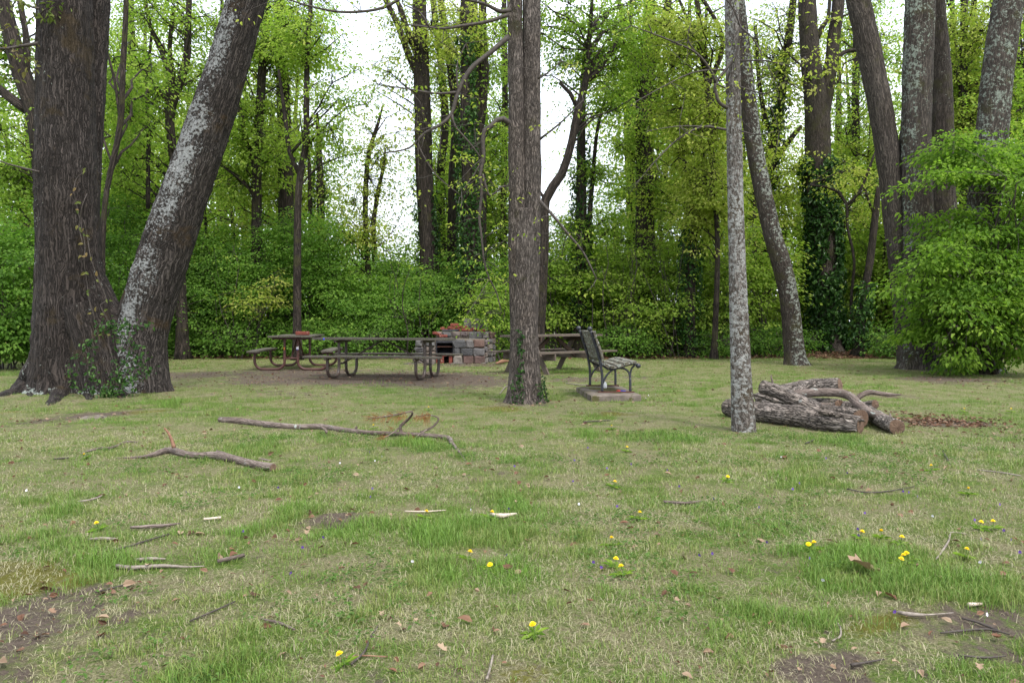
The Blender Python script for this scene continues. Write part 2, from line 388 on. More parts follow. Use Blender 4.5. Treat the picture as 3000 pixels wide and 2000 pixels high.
M['stem'] = simplemat('green_stem', (.08, .14, .03), (.12, .2, .05), 60, .6, 0)

# ------------------------------------------------------------------ ground
# spots measured on the photo (x, y, rx, ry in pixels, strength): bare earth / moss / lush green
def spots(lst):
    out = []
    for x, y, rx, ry, s in lst:
        D = gD(y); D2 = gD(y + ry); D1 = gD(max(y - ry, 745))
        out.append(((x - CX) / FPX * D, D, rx / FPX * D, max((D1 - D2) / 2, .05), s))
    return out
DIRT = spots([(870, 868, 280, 15, 1.3), (700, 858, 200, 12, 1.2), (480, 862, 170, 9, .9), (1100, 880, 150, 10, .6), (1080, 838, 110, 5, .9), (1430, 893, 90, 5, .4),
              (1330, 872, 70, 5, .6), (1500, 868, 70, 4, .3), (215, 955, 45, 14, .9), (130, 960, 40, 14, .7), (745, 1216, 62, 13, 1.5), (2160, 968, 80, 10, 1.4), (2010, 905, 60, 5, .7),
              (1930, 1540, 90, 40, .85), (2230, 1465, 150, 28, .6), (2280, 1530, 120, 30, .6), (170, 1410, 190, 40, .8), (90, 1480, 140, 50, .75), (60, 1000, 80, 20, .5),
              (90, 1060, 90, 12, .5), (240, 1355, 40, 10, .8), (700, 905, 250, 8, .45), (300, 870, 120, 6, .5), (2200, 872, 150, 7, .8), (1190, 930, 60, 6, .5), (1500, 1210, 40, 9, .4), (1650,1390,60,14,.4)])
MOSS = spots([(120, 1330, 200, 40, 1.2), (330, 1320, 120, 30, .5), (1420, 955, 90, 10, .8), (300, 945, 90, 9, .8), (1980, 1450, 130, 20, .8), (2000, 1540, 200, 30, .6),
              (1280, 1500, 120, 30, .5), (1180, 940, 60, 8, .7), (1950, 895, 60, 5, .7), (2150, 885, 130, 6, .4), (1350, 1420, 80, 16, .5), (60, 945, 60, 8, .5)])
LUSH = spots([(950, 1230, 320, 55, 1.15), (1040, 1330, 200, 60, 1.15), (700, 1190, 120, 30, 1.), (560, 1230, 60, 25, 1.), (1250, 1330, 280, 45, .8), (1500, 1005, 90, 10, .8), (1345, 995, 40, 9, 1.2), (1020, 1030, 120, 14, .8),
              (560, 1500, 200, 60, .8), (850, 1400, 60, 20, .9), (2150, 1370, 200, 26, .9), (2050, 1300, 160, 22, .7), (1790, 1400, 110, 50, .6), (660, 1020, 70, 14, .8), (380, 1090, 60, 14, .6),
              (120, 1180, 90, 20, .6), (1380, 1250, 120, 30, .5), (330, 930, 90, 10, .7), (1380, 1130, 80, 10, .4), (2230, 1110, 60, 10, .5), (880, 985, 90, 10, .4), (1640, 1180, 120, 24, .4), (1300, 855, 60, 7, .8)])
def spotf(lst, x, y):
    r = np.zeros_like(x)
    for cx_, cy_, rx, ry, s in lst:
        q = ((x - cx_) / rx) ** 2 + ((y - cy_) / ry) ** 2
        r = np.maximum(r, s * np.exp(-q * .8))
    return r
def wrp(x, y):
    return x + .5 * (n2(x, y, 1.3, 31) - .5), y + .9 * (n2(x, y, 1.1, 32) - .5)
def dirtf(x, y):
    a, b = wrp(x, y)
    return np.clip(spotf(DIRT, a, b) * (.5 + n2(x, y, 3.1, 3)) + .95 * (n2(x, y, .9, 5, 4) - .57) + .45 * np.clip(n2(x, y, 5., 6) - .62, 0, 1) * 2, 0, 1)
def mossf(x, y):
    a, b = wrp(x, y); return np.clip(spotf(MOSS, a, b) * (.4 + 1.2 * n2(x, y, 4., 13)) + 1. * (n2(x, y, 1.3, 15) - .56), 0, 1)
def lushf(x, y):
    a, b = wrp(x, y); return np.clip(spotf(LUSH, a, b) * (.35 + .9 * n2(x, y, 2.5, 23)) + 1.5 * (n2(x, y, 1.1, 25, 4) - .53) + 1.7 * (n2(x, y, 5.5, 27, 3) - .5), 0, 1)
def gz(x, y):
    x = np.asarray(x, float); y = np.asarray(y, float)
    z = .05 * (n2(x, y, .35, 41, 2) - .5) + .022 * (n2(x, y, 2.2, 43, 3) - .5)
    hx, hy = DIRT[10][0], DIRT[10][1]
    z = z - .05 * np.exp(-(((x - hx) / .16) ** 2 + ((y - hy) / .14) ** 2))
    z = z + .07 * np.exp(-(((x + 6.1) / 1.8) ** 2 + ((y - 12.) / 1.2) ** 2))
    return z
def gzs(x, y): return float(gz(np.array([x]), np.array([y]))[0])
def G(x, y, dz=0.):
    """ground point seen at photo pixel"""
    D = gD(y); p = P(x, y, D); return np.array([p[0], p[1], gzs(p[0], p[1]) + dz])

def axis(fine0, fine1, st, far0, far1):
    a = np.arange(fine0, fine1 + 1e-6, st)
    g = []; d = st; v = fine1
    while v < far1: d *= 1.35; v += d; g.append(v)
    h = []; d = st; v = fine0
    while v > far0: d *= 1.35; v -= d; h.append(v)
    return np.array(h[::-1] + list(a) + g)
xs = axis(-9, 9, .1, -400, 400); ys = axis(1.2, 20, .1, -60, 600)
X, Y = np.meshgrid(xs, ys); Z = gz(X, Y)
fin = .012 * (n2(X, Y, 9., 47, 2) - .5) * (np.abs(X) < 9) * (Y < 20)
mb = MB(); idx = np.arange(X.size).reshape(X.shape)
F = np.stack([idx[:-1, :-1], idx[:-1, 1:], idx[1:, 1:], idx[1:, :-1]], -1).reshape(-1, 4)
wood = np.clip((Y - 23.6 - 1.2 * n2(X, Y, .4, 61)) / 1.5, 0, 1)
mb.add(np.stack([X, Y, Z + fin], -1).reshape(-1, 3), F, 0, dirt=dirtf(X, Y).ravel(), moss=mossf(X, Y).ravel(), lush=lushf(X, Y).ravel(), wood=wood.ravel())
m, nt, pb, out = newmat('lawn_ground'); n = N(nt)
tc = n.mk('ShaderNodeNewGeometry').outputs['Position']
na = n.noise(tc, 38, 6, .75); nb = n.noise(n.mapping(tc, (1, .6, 1)), 9, 6, .7); nc = n.noise(tc, 120, 3, .7)
straw = n.mix(n.step(nc, .35, .65), (.13, .12, .055), (.36, .33, .19))
green = n.mix(n.step(nc, .35, .65), (.06, .11, .018), (.16, .235, .045))
nd = n.noise(n.mapping(tc, (1, .7, 1)), 3.2, 5, .7)
c = n.mix(n.step(n.math('ADD', n.math('ADD', na, n.math('SUBTRACT', nd, .5)), n.math('MULTIPLY', n.attr('lush'), .3)), .42, .66), straw, green)
mossc = n.mix(n.step(nb, .35, .65), (.12, .11, .02), (.19, .19, .04))
c = n.mix(n.step(n.math('ADD', n.attr('moss'), n.math('MULTIPLY', n.math('SUBTRACT', na, .5), 1.2)), .35, .55), c, mossc)
dc = n.mix(n.step(na, .3, .7), (.075, .058, .045), (.21, .165, .13))
c = n.mix(n.step(n.math('ADD', n.attr('dirt'), n.math('MULTIPLY', n.math('SUBTRACT', nb, .5), 2.4)), .3, .65), c, dc)
wc = n.mix(n.step(na, .35, .65), (.035, .025, .015), (.11, .06, .035))
c = n.mix(n.attr('wood'), c, n.mix(n.step(nb, .5, .6), wc, (.04, .07, .02)))
nt.links.new(c, pb.inputs['Base Color']); pb.inputs['Roughness'].default_value = .95; pb.inputs['Specular IOR Level'].default_value = .1
nt.links.new(n.bump(n.math('ADD', n.math('MULTIPLY', nb, 1.5), n.math('ADD', na, nc)), 1., .035), pb.inputs['Normal'])
M['ground'] = m
tag(mb.build('ground', m, smooth=True), kind='structure')

# footprints kept free of grass: slab, fireplace
SLAB = (1.05, 1.74, 11.0, 12.5)
def keep(x, y):
    k = ~((x > SLAB[0]) & (x < SLAB[1]) & (y > SLAB[2]) & (y < SLAB[3]))
    k &= ~((x > -2.45) & (x < -.55) & (y > 20.6) & (y < 21.8))
    return k

m, nt, pb, out = newmat('grass_blade'); n = N(nt)
t = n.attr('tint')
c = n.ramp(t, [(0, (.42, .385, .25)), (.22, (.32, .31, .15)), (.4, (.21, .25, .065)), (.7, (.115, .21, .036)), (1, (.16, .285, .04))])
nt.links.new(c, pb.inputs['Base Color']); pb.inputs['Roughness'].default_value = .5; pb.inputs['Specular IOR Level'].default_value = .3
tr = n.mk('ShaderNodeBsdfTranslucent', {'Color': c}); mx = n.mk('ShaderNodeMixShader', {0: .3, 1: pb.outputs[0], 2: tr.outputs[0]})
nt.links.new(mx.outputs[0], out.inputs[0]); M['grass'] = m

def scatter(y0, y1, dens, margin=1.12):
    w1 = y1 * .62 * margin + .3; n_ = int((y1 - y0) * 2 * w1 * dens)
    x = rng.uniform(-w1, w1, n_); y = rng.uniform(y0, y1, n_)
    k = (np.abs(x) < y * .62 * margin + .3) & keep(x, y); return x[k], y[k]
def blades(mb, x, y, h, w, lean, tint, sections=2):
    n_ = len(x); az = rng.random(n_) * 2 * math.pi
    d = np.stack([np.cos(az), np.sin(az), np.zeros(n_)], -1); s_ = np.stack([-np.sin(az + rng.normal(0, .6, n_)), np.cos(az), np.zeros(n_)], -1)
    s_ = norm(s_); z = gz(x, y) - .004
    b = np.stack([x, y, z], -1); hh = h[:, None]; ll = lean[:, None]
    up = np.array([0, 0, 1.])
    mid = b + d * hh * ll * .35 + up * hh * np.sqrt(np.clip(1 - ll ** 2 * .6, .03, 1)) * .55
    tip = b + d * hh * ll + up * hh * np.sqrt(np.clip(1 - ll ** 2, .004, 1)) * .95
    ww = w[:, None]
    if sections == 2:
        V = np.stack([b - s_ * ww / 2, b + s_ * ww / 2, mid + s_ * ww * .42, tip, mid - s_ * ww * .42], 1)
        k = 5; base = (np.arange(n_) * k)[:, None]
        mb.add(V.reshape(-1, 3), np.array([[0, 1, 2, 4]]) + base, 0, tint=np.repeat(tint, k))
        mb.more(np.array([[4, 2, 3]]) + base + (mb.n - n_ * k))
    else:
        V = np.stack([b - s_ * ww / 2, b + s_ * ww / 2, tip], 1)
        mb.add(V.reshape(-1, 3), np.array([[0, 1, 2]]) + (np.arange(n_) * 3)[:, None], 0, tint=np.repeat(tint, 3))
green = MB(); dry = MB()
for (y0, y1, dens, ws, sec) in ((1.9, 3.4, 14000, .85, 2), (3.4, 5.2, 8500, .95, 2), (5.2, 8, 4000, 1.2, 2), (8, 13, 1900, 1.7, 1), (13, 24.5, 560, 2.6, 1)):
    x, y = scatter(y0, y1, dens)
    L = lushf(x, y); Dt = dirtf(x, y); Ms = mossf(x, y)
    cl = n2(x, y, 7., 71, 2)
    p = np.clip(.46 + .9 * L + 1.5 * (cl - .5) - 1.1 * Dt - .5 * Ms, .02, 1)
    k = rng.random(len(x)) < p; x, y, L, cl = x[k], y[k], L[k], cl[k]
    nn = len(x)
    h = (.016 + .05 * L + .035 * np.clip(cl - .45, 0, 1) + .008 * rng.random(nn)) * (.6 + .8 * rng.random(nn)) * (1 + .12 * (ws - 1))
    blades(green, x, y, h, (.0022 + .0018 * rng.random(nn)) * ws, rng.random(nn) ** .7 * .85,
           np.clip(.48 + .28 * L + rng.normal(0, .13, nn) + .5 * (n2(x, y, 2., 77) - .5), .2, 1), sec)
    x, y = scatter(y0, y1, dens * .62)
    L = lushf(x, y); Dt = dirtf(x, y); sn = .5 + 1.3 * (n2(x, y, 1.9, 81) - .5)
    k = rng.random(len(x)) < np.clip(.55 + 1.6 * (sn - .5) - .75 * L - .45 * Dt, .04, 1); x, y = x[k], y[k]; nn = len(x)
    blades(dry, x, y, (.018 + .04 * rng.random(nn) ** 2), (.0015 + .0012 * rng.random(nn)) * ws, .8 + .199 * rng.random(nn), np.clip(rng.normal(.08, .09, nn), 0, .3), sec)
tag(green.build('grass', M['grass']), 'short green spring grass growing in tufts over the lawn', 'grass', kind='stuff')
tag(dry.build('dry_grass', M['grass']), 'pale straw coloured dead grass lying flat between the green tufts', 'dry grass', kind='stuff')

# clover and violet leaves low in the lawn
mb = MB()
x, y = scatter(2., 8, 300); L = n2(x, y, 1.6, 91); k = (L > .57) & (rng.random(len(x)) < .6); x, y = x[k], y[k]
c = np.stack([x, y, gz(x, y) + .022], -1)
per = 5; cc = np.repeat(c, per, 0); nn = len(cc)
off = rng.normal(0, .014, (nn, 3)) * np.array([1, 1, .5])
dd = norm(off + rng.normal(0, .003, (nn, 3))); dd[:, 2] = rng.normal(0, .3, nn)
leaves(mb, cc + off, dd, np.array([0, 0, 1.]) + rng.normal(0, .35, (nn, 3)), .011 + .012 * rng.random(nn), np.clip(rng.normal(.55, .2, nn), 0, 1), LEAF2)
M['clover'] = leafmat('clover_leaf', [(0, (.05, .10, .02)), (.5, (.08, .155, .03)), (1, (.12, .21, .045))], trans=.3)
tag(mb.build('clover', M['clover']), 'small round leaved clover and violet leaves spread low in the lawn', 'ground cover', kind='stuff')
# small debris: chips, shreds of leaf
mb = MB()
x, y = scatter(2., 9, 130); k = rng.random(len(x)) < .12 + 1.3 * dirtf(x, y); x, y = x[k], y[k]
x2, y2 = scatter(9, 24, 40); k = rng.random(len(x2)) < .25 + 1.2 * dirtf(x2, y2); x = np.concatenate([x, x2[k]]); y = np.concatenate([y, y2[k]]); nn = len(x)
a = rng.random(nn) * 6.28
leaves(mb, np.stack([x, y, gz(x, y) + .012], -1), np.stack([np.cos(a), np.sin(a), rng.normal(0, .25, nn)], -1), np.array([0, 0, 1.]) + rng.normal(0, .5, (nn, 3)),
       .015 + .045 * rng.random(nn) ** 2, rng.random(nn), LEAF2)
tag(mb.build('leaf_debris', M['litter']), 'tiny shreds of dead leaf and bark strewn over the lawn', 'debris', kind='stuff')
# brown litter along the wood edge
mb = MB(); nn = 16000
x = rng.uniform(-17, 17, nn); y = 23.3 + rng.random(nn) ** 1.6 * 5
k = rng.random(nn) < np.clip(.25 + 2.2 * (n2(x, y, .5, 95) - .45) + .6 * np.exp(-((x - 3.9) / 2.) ** 2) + .6 * np.exp(-((x + 9) / 3.) ** 2), .03, 1); x, y = x[k], y[k]; nn = len(x)
a = rng.random(nn) * 6.28
leaves(mb, np.stack([x, y, gz(x, y) + .02 + .1 * rng.random(nn) ** 2 * np.clip((y - 23.5), 0, 1)], -1), np.stack([np.cos(a), np.sin(a), rng.normal(0, .4, nn)], -1),
       np.array([0, -.3, 1.]) + rng.normal(0, .6, (nn, 3)), .07 + .07 * rng.random(nn), rng.random(nn) * .8, LEAF2)
px_ = DIRT[11]; nn = 500
x = px_[0] + rng.normal(0, .35, nn); y = px_[1] + rng.normal(0, .35, nn); a = rng.random(nn) * 6.28
leaves(mb, np.stack([x, y, gz(x, y) + .012], -1), np.stack([np.cos(a), np.sin(a), rng.normal(0, .2, nn)], -1), np.array([0, 0, 1.]) + rng.normal(0, .5, (nn, 3)), .03 + .03 * rng.random(nn), rng.random(nn) * .8, LEAF2)
tag(mb.build('leaf_litter', M['litter']), 'brown dead leaves heaped along the edge of the wood', 'leaf litter', kind='stuff')

# ------------------------------------------------------------------ trees
def crown_clusters(els, seedn, gap=.45, shell=0.):
    """clusters inside ellipsoids (centre, radii, n), thinned by 3-D noise so that gaps remain"""
    C = []; O = []
    for c, r, nn in els:
        c = np.array(c); r = np.array(r)
        q = norm(rng.normal(0, 1, (nn * 3, 3))) * (rng.random(nn * 3) ** (1 / (2.2 + shell * 4)) * (1 + .16 * rng.normal(0, 1, nn * 3)))[:, None]
        p = c + q * r
        v = vnoise(p * 1.1 + seedn * 11.3, seedn); v2 = vnoise(p * np.array([2., 2., 4.]), seedn + 5)
        k = np.nonzero((v * .5 + v2 * .5 > gap) & (p[:, 2] > .15))[0][:nn]
        C.append(p[k]); O.append(norm(q[k] * np.array([1, 1, .4])))
    return np.concatenate(C), np.concatenate(O)
def limb(mb, a, b, r0, r1, seg=6, wig=.12, sag=.1, step=.4, seed=0):
    a = np.array(a, float); b = np.array(b, float); L = np.linalg.norm(b - a); k = max(2, min(7, int(L / .7) + 2))
    t = np.linspace(0, 1, k)[:, None]; p = a * (1 - t) + b * t
    w = rng.normal(0, wig * L / k, (k, 3)); w[0] = 0; w[-1] = 0
    p = p + w; p[:, 2] += sag * L * np.sin(t[:, 0] * math.pi) * -.5
    tube(mb, p, np.linspace(r0, r1, k), seg, step, cap=False, seed=seed % 50)
    return p
def px_path(pts, D, dd=0.):
    """list of (x,y,radius_px) in the photo, base first -> world path, radii"""
    n_ = len(pts); C = []; R = []
    for i, q in enumerate(pts):
        d = q[3] if len(q) > 3 else D + dd * i / max(1, n_ - 1)
        C.append(P(q[0], q[1], d)); R.append(q[2] / FPX * d)
    return np.array(C), np.array(R)

def tree(name, label, D, trunk, stems=(), crown=(), bark='bark_bg', leaf='spring', cat='tree', group=None, seg=16, flare=(.5, .8, 5, 1.), lsize=.1, per=11, crad=.3,
         gap=.45, tilt=.45, shape=LEAF1, lich=None, ridge=0., rough=.05, step=.3, seed=1, extra=None, limbr=.05, base=None, twigs=True, twigr=.007, cmul=1.):
    C, R = px_path(trunk, D)
    if base is None:
        C[0][2] = gzs(C[0][0], C[0][1]) - .12
    t = thing(name, (C[0][0], C[0][1], gzs(C[0][0], C[0][1])), label, cat, group)
    mb = MB(); tube(mb, C, R, seg, step, rough, 2.5, ridge, flare, seed, lich=lich)
    for i, s in enumerate(stems):
        Cs, Rs = px_path(s, D); tube(mb, Cs, Rs, max(6, int(seg * .7)), step, rough, 2.5, ridge * .7, None, seed + i + 1, lich=lich)
    if extra: extra(mb, C, R)
    cl = None
    if crown:
        els = []
        for cx_, cyy, rx, ry, dD, nn in crown:
            d = D + dD; els.append((P(cx_, cyy, d), (rx / FPX * d, max(1., (rx + ry) / 2 / FPX * d), ry / FPX * d), int(nn * cmul)))
        cl, ou = crown_clusters(els, seed, gap)
    if cl is not None and len(cl):
        if twigs:
            na_ = max(2, len(cl) // 16); an = cl[rng.choice(len(cl), na_, replace=False)]
            paths = []
            for q in an:
                dist = np.linalg.norm(C[:, :2] - q[:2], axis=1)
                zt = q[2] - .55 * np.min(dist) - .3; zt = np.clip(zt, C[0][2] + 1.2, C[-1][2])
                a = np.array([np.interp(zt, C[:, 2], C[:, k_]) for k_ in range(3)])
                L = np.linalg.norm(q - a)
                paths.append(limb(mb, a, q, min(limbr, .012 + L * .010), .010, 5, .18, -.15, .5, seed=seed))
            allp = np.concatenate(paths)
            d2 = ((cl[:, None, :] - allp[None]) ** 2).sum(-1); nr = allp[d2.argmin(1)]
            for a, b in zip(nr, cl):
                if .15 < np.linalg.norm(b - a) < 3: 
                    mid = (a + b) / 2 + rng.normal(0, .06, 3)
                    tube(mb, [a, mid, b], [twigr * 1.4, twigr, twigr * .6], 3, 9., cap=False)
        lb = MB(); sprays(lb, cl, ou, per, crad, lsize, shape, tilt=tilt)
    mb.build('trunk', M[bark], t, smooth=True)
    if cl is not None and len(cl): lb.build('crown', M[leaf], t)
    return t, C, R

def ivy(label, C, R, z0, z1, count, off=.03, size=.07, thr=.4, arc=None, seed=3, leaf='ivy', group=None, spread=1., name='ivy_vine', nstem=4):
    t = thing(name, (C[0][0], C[0][1], gzs(C[0][0], C[0][1])), label, 'ivy', group)
    zz = np.linspace(C[0][2], C[-1][2], 60); 
    z = rng.uniform(z0, z1, count * 3); a = rng.random(count * 3) * 2 * math.pi
    if arc: a = rng.uniform(arc[0], arc[1], count * 3)
    cx_ = np.interp(z, C[:, 2], C[:, 0]); cyy = np.interp(z, C[:, 2], C[:, 1]); r = np.interp(z, C[:, 2], R)
    nr = np.stack([np.cos(a), np.sin(a), np.zeros_like(a)], -1)
    fl = 1 + .16 * np.exp(-(z - z0) / .3) * (z0 < .3)
    p = np.stack([cx_, cyy, z], -1) + nr * ((r * fl + off * rng.random(len(z)) ** .6 * spread)[:, None])
    v = vnoise(np.stack([a * 1.4, z * 1.1, a * 0], -1) + seed, seed)
    fade = 1 - np.clip((z - z1 + (z1 - z0) * .35) / ((z1 - z0) * .35), 0, 1) * .5
    k = np.nonzero(v * fade > thr * .9)[0][:count]; p = p[k]; nr = nr[k]; m_ = len(k)
    mb = MB(); d = rng.normal(0, .6, (m_, 3)) + np.array([0, 0, -.6])
    leaves(mb, p, d, nr + np.array([0, 0, .5]) + rng.normal(0, .35, (m_, 3)), size * (.6 + .7 * rng.random(m_)), np.clip(rng.normal(.5, .25, m_), 0, 1), LEAF2)
    mb.build('foliage', M[leaf], t)
    sb = MB()
    for i in range(nstem):
        a0 = (rng.uniform(*arc) if arc else rng.random() * 6.28); pts = []
        zz = np.linspace(z0, z0 + (z1 - z0) * rng.uniform(.6, .98), 9)
        for q in zz:
            a0 += rng.normal(0, .22); rr = np.interp(q, C[:, 2], R) * (1 + .16 * math.exp(-(q - z0) / .3) * (z0 < .3)) + .008
            pts.append((np.interp(q, C[:, 2], C[:, 0]) + math.cos(a0) * rr, np.interp(q, C[:, 2], C[:, 1]) + math.sin(a0) * rr, q))
        tube(sb, pts, np.linspace(.011, .004, 9), 5, .2)
    sb.build('stem', M['twig'], t, smooth=True)
    return t

# --- big twin tree, left foreground
D0 = 12.1
def lich_lean(Nn, V):
    w = norm(np.array([-.35, -1., .55])); a = np.clip(Nn @ w, 0, 1); return np.clip(.42 + .52 * a - .5 * np.clip(Nn[:, 0], 0, 1) + .5 * (vnoise(V * 1.8, 5) - .5), 0, 1.02)
def lich_low(Nn, V): return np.clip(.35 + 1.3 * np.exp(-np.clip(V[:, 2], 0, 9) / .12) * (Nn[:, 1] < 0) + .3 * np.clip(-Nn[:, 0], 0, 1), 0, 1.2)
C, R = px_path([(158, 905, 84), (158, 800, 76), (158, 700, 71), (157, 560, 68), (153, 400, 66), (150, 200, 61), (148, 0, 57), (146, -250, 50), (150, -600, 38), (140, -900, 22)], D0)
C[0][2] = -.15
t = thing('twin_trunk_tree', (C[0][0], C[0][1], 0), 'massive dark tree forking into an upright and a leaning lichen covered trunk at left', 'tree')
mb = MB(); tube(mb, C, R, 110, .035, .05, 1.6, .028, (.2, .62, 8, .4), 3, lich=lich_low)
Cr, Rr = px_path([(200, 620, 24), (205, 450, 23, 12.5), (213, 250, 26, 12.6), (222, 0, 29, 12.7), (236, -300, 26, 12.8), (250, -800, 14, 13)], 12.4)
tube(mb, Cr, Rr, 60, .05, .04, 2., .02, None, 5, lich=lich_low)
# web between the stems and low buttress roots
Cw, Rw = px_path([(196, 580, 26), (218, 672, 38), (250, 735, 44), (300, 745, 46), (330, 680, 44)], D0)
tube(mb, Cw, Rw, 60, .05, .06, 2., .02, None, 8)
Cw, Rw = px_path([(195, 700, 55), (225, 800, 62), (245, 900, 70)], D0 - .15); Cw[-1][2] = -.15
tube(mb, Cw[::-1], Rw[::-1], 72, .04, .08, 2.2, .02, (.25, .3, 7, 2.), 9, lich=lich_low)
for (pts, r0) in (([(105, 830), (62, 885), (20, 905), (-25, 915)], .24), ([(212, 820), (208, 880), (206, 910), (207, 930)], .2), ([(310, 870), (348, 888), (385, 893), (425, 896)], .2),
                  ([(100, 850), (80, 895), (66, 920)], .2), ([(150, 850), (140, 905), (112, 928)], .22), ([(255, 860), (272, 898), (285, 918)], .24)):
    pp = []; 
    for i, (x, y) in enumerate(pts):
        d = min(12.4, gD(max(y + 6, 895))); q = P(x, y, d); q[2] = (.42, .06, -.05, -.1)[i] if i < len(pts) - 1 else -.1; pp.append(q)
    tube(mb, pp, np.linspace(r0, r0 * .35, len(pp)), 32, .05, .3, 3., .012, None, 11, lich=lambda Nn, V: np.full(len(V), .62))
mb.build('trunk', M['bark_big'], t, smooth=True)
Cl, Rl = px_path([(326, 905, 60), (322, 800, 58), (342, 700, 57), (372, 600, 57), (405, 500, 54), (440, 400, 51), (508, 200, 47), (567, 0, 43), (640, -250, 38), (760, -600, 28), (860, -900, 16)], D0)
Cl[0][2] = -.15
mb = MB(); tube(mb, Cl, Rl, 110, .035, .05, 1.6, .026, (.3, .42, 6, 2.6), 13, lich=lich_lean)
mb.build('leaning_trunk', M['bark_lean'], t, smooth=True)['label'] = 'leaning trunk with pale lichen scales and brown moss'
tm = MB(); lb = MB()
for pts, r in (([(90, 20), (60, 12), (20, -20)], .02), ([(88, 100), (40, 108), (0, 112), (-60, 100)], .03), ([(90, 395), (50, 385), (0, 370), (-50, 340)], .018), ([(95, 30), (115, 10), (140, -20)], .012)):
    q, _ = px_path([(a, b, 1) for a, b in pts], 11.6); tm = MB(); tube(tm, q, np.linspace(r, r * .3, len(q)), 7, .1, .1); tm.build('branch', M['twig'], t, smooth=True)
pt = np.array([P(x, y, 11.6 + rng.normal(0, .2)) for x, y in [(110, 28), (118, 40), (98, 18), (60, 135), (75, 155), (30, 120), (10, 150), (5, 20), (40, 5), (70, -10), (130, 8), (20, 60), (50, 90), (15, 180)]])
sprays(lb, pt, norm(rng.normal(0, 1, pt.shape)), 9, .16, .085, LEAF2)
hi = np.array([P(x, y, 12.2 + rng.normal(0, 1.2)) for x, y in zip(rng.uniform(-200, 1000, 160), rng.uniform(-1100, -420, 160))])
tm = MB()
for q in hi[:26]: limb(tm, C[-3] if q[0] < -4.5 else Cl[-3], q, .05, .01, 6, seed=4)
sprays(lb, hi, norm(rng.normal(0, 1, hi.shape)), 9, .3, .1)
tm.build('branches', M['twig'], t, smooth=True); lb.build('crown', M['creeper'], t)

# ivy patch on the fork and a thin creeper on the upright trunk
ti = thing('ivy_vine', (-5.9, 11.2, 0), 'green ivy patch clinging to the base between the two big left trunks', 'ivy')
mb = MB(); sb = MB()
P0 = []; 
def face(x, y):   # point on the near side of the base
    d = D0 - .55 - .22 * math.cos((x - 235) / 80.) + .0008 * (y - 850); return P(x, y, d - .1)
runs = [([(225, 745), (262, 752), (232, 762), (205, 790), (185, 815), (175, 850), (172, 880), (185, 905)], 70, 7), ([(206, 790), (212, 830), (222, 860), (218, 890), (235, 905)], 80, 7),
        ([(285, 770), (300, 800), (320, 820), (290, 830), (275, 860), (290, 880), (262, 890), (250, 905)], 210, 15), ([(270, 880), (300, 870), (322, 860), (340, 848)], 90, 11), ([(345, 750), (268, 745), (230, 755)], 90, 7), ([(240, 900), (270, 905), (300, 905)], 60, 8)]
for pts, cnt, sp in runs:
    q = np.array([face(*p) for p in pts]); cc, _ = catmull(q, np.ones(len(q)), .05)
    tube(sb, q, np.full(len(q), .009), 5, .08)
    k = rng.integers(0, len(cc), cnt); s3 = sp / FPX * D0
    pp = cc[k] + rng.normal(0, 1, (cnt, 3)) * np.array([s3, .02, s3]) + np.array([0, -.05, 0])
    leaves(mb, pp, rng.normal(0, .7, (cnt, 3)) + np.array([0, -.1, -.3]), np.array([0, -1, .6]) + rng.normal(0, .4, (cnt, 3)), .035 + .04 * rng.random(cnt), np.clip(rng.normal(.7, .25, cnt), 0, 1), LEAF2)
mb.build('foliage', M['ivy'], ti); sb.build('stem', M['twig'], ti, smooth=True)
ti = thing('creeper_vine', (-6.1, 11.3, .8), 'thin creeper with sparse yellowish leaves climbing the upright left trunk', 'vine')
mb = MB(); sb = MB()
for pts in ([(222, 770), (215, 720), (205, 690), (200, 650), (193, 600), (195, 560), (178, 480), (170, 440), (176, 410), (195, 395)], [(260, 770), (250, 740), (230, 700), (245, 690), (225, 640), (208, 590), (200, 540), (192, 505)], [(190, 560), (182, 520), (190, 470), (200, 445)]):
    q = np.array([P(x, y, D0 - .53 - .04 * math.cos(x * .3)) for x, y in pts]); tube(sb, q, np.full(len(q), .007), 5, .08)
    cc, _ = catmull(q, np.ones(len(q)), .16)
    for c0 in cc[::2]:
        nn = 2; a = rng.random(nn) * 6.28
        leaves(mb, c0 + rng.normal(0, .02, (nn, 3)) + np.array([0, -.03, 0]), np.stack([np.cos(a), np.full(nn, -.3), np.sin(a)], -1), np.array([0, -1., .4]) + rng.normal(0, .3, (nn, 3)), .045 + .035 * rng.random(nn), np.clip(rng.normal(.5, .3, nn), 0, 1), LEAF2)
mb.build('foliage', M['creeper'], ti); sb.build('stem', M['twig'], ti, smooth=True)

# --- centre tree: two stems grown together
DC = 10.9
C, R = px_path([(1205, 925, 42), (1206, 860, 36), (1204, 790, 33), (1203, 700, 31), (1203, 600, 31), (1204, 480, 26)], DC); C[0][2] = -.12
tc_ = thing('double_stem_tree', (C[0][0], C[0][1], 0), 'grey brown tree of two fused stems standing in the centre beside the bench', 'tree')
mb = MB(); tube(mb, C, R, 90, .03, .04, 3., .012, (.16, .75, 7, 1.2), 21)
Ca, Ra = px_path([(1190, 760, 17), (1187, 600, 19), (1187, 400, 19), (1185, 200, 18), (1182, 0, 17), (1178, -300, 15), (1160, -800, 9)], DC - .03)
tube(mb, Ca, Ra, 60, .03, .04, 3., .010, None, 22)
Cb, Rb = px_path([(1218, 760, 18), (1219, 600, 21), (1221, 400, 22), (1221, 200, 21), (1221, 0, 21), (1224, -300, 18), (1240, -800, 10)], DC + .03)
tube(mb, Cb, Rb, 60, .03, .04, 3., .010, None, 23)
mb.build('trunk', M['bark_mid'], tc_, smooth=True)
br = MB(); lb = MB()
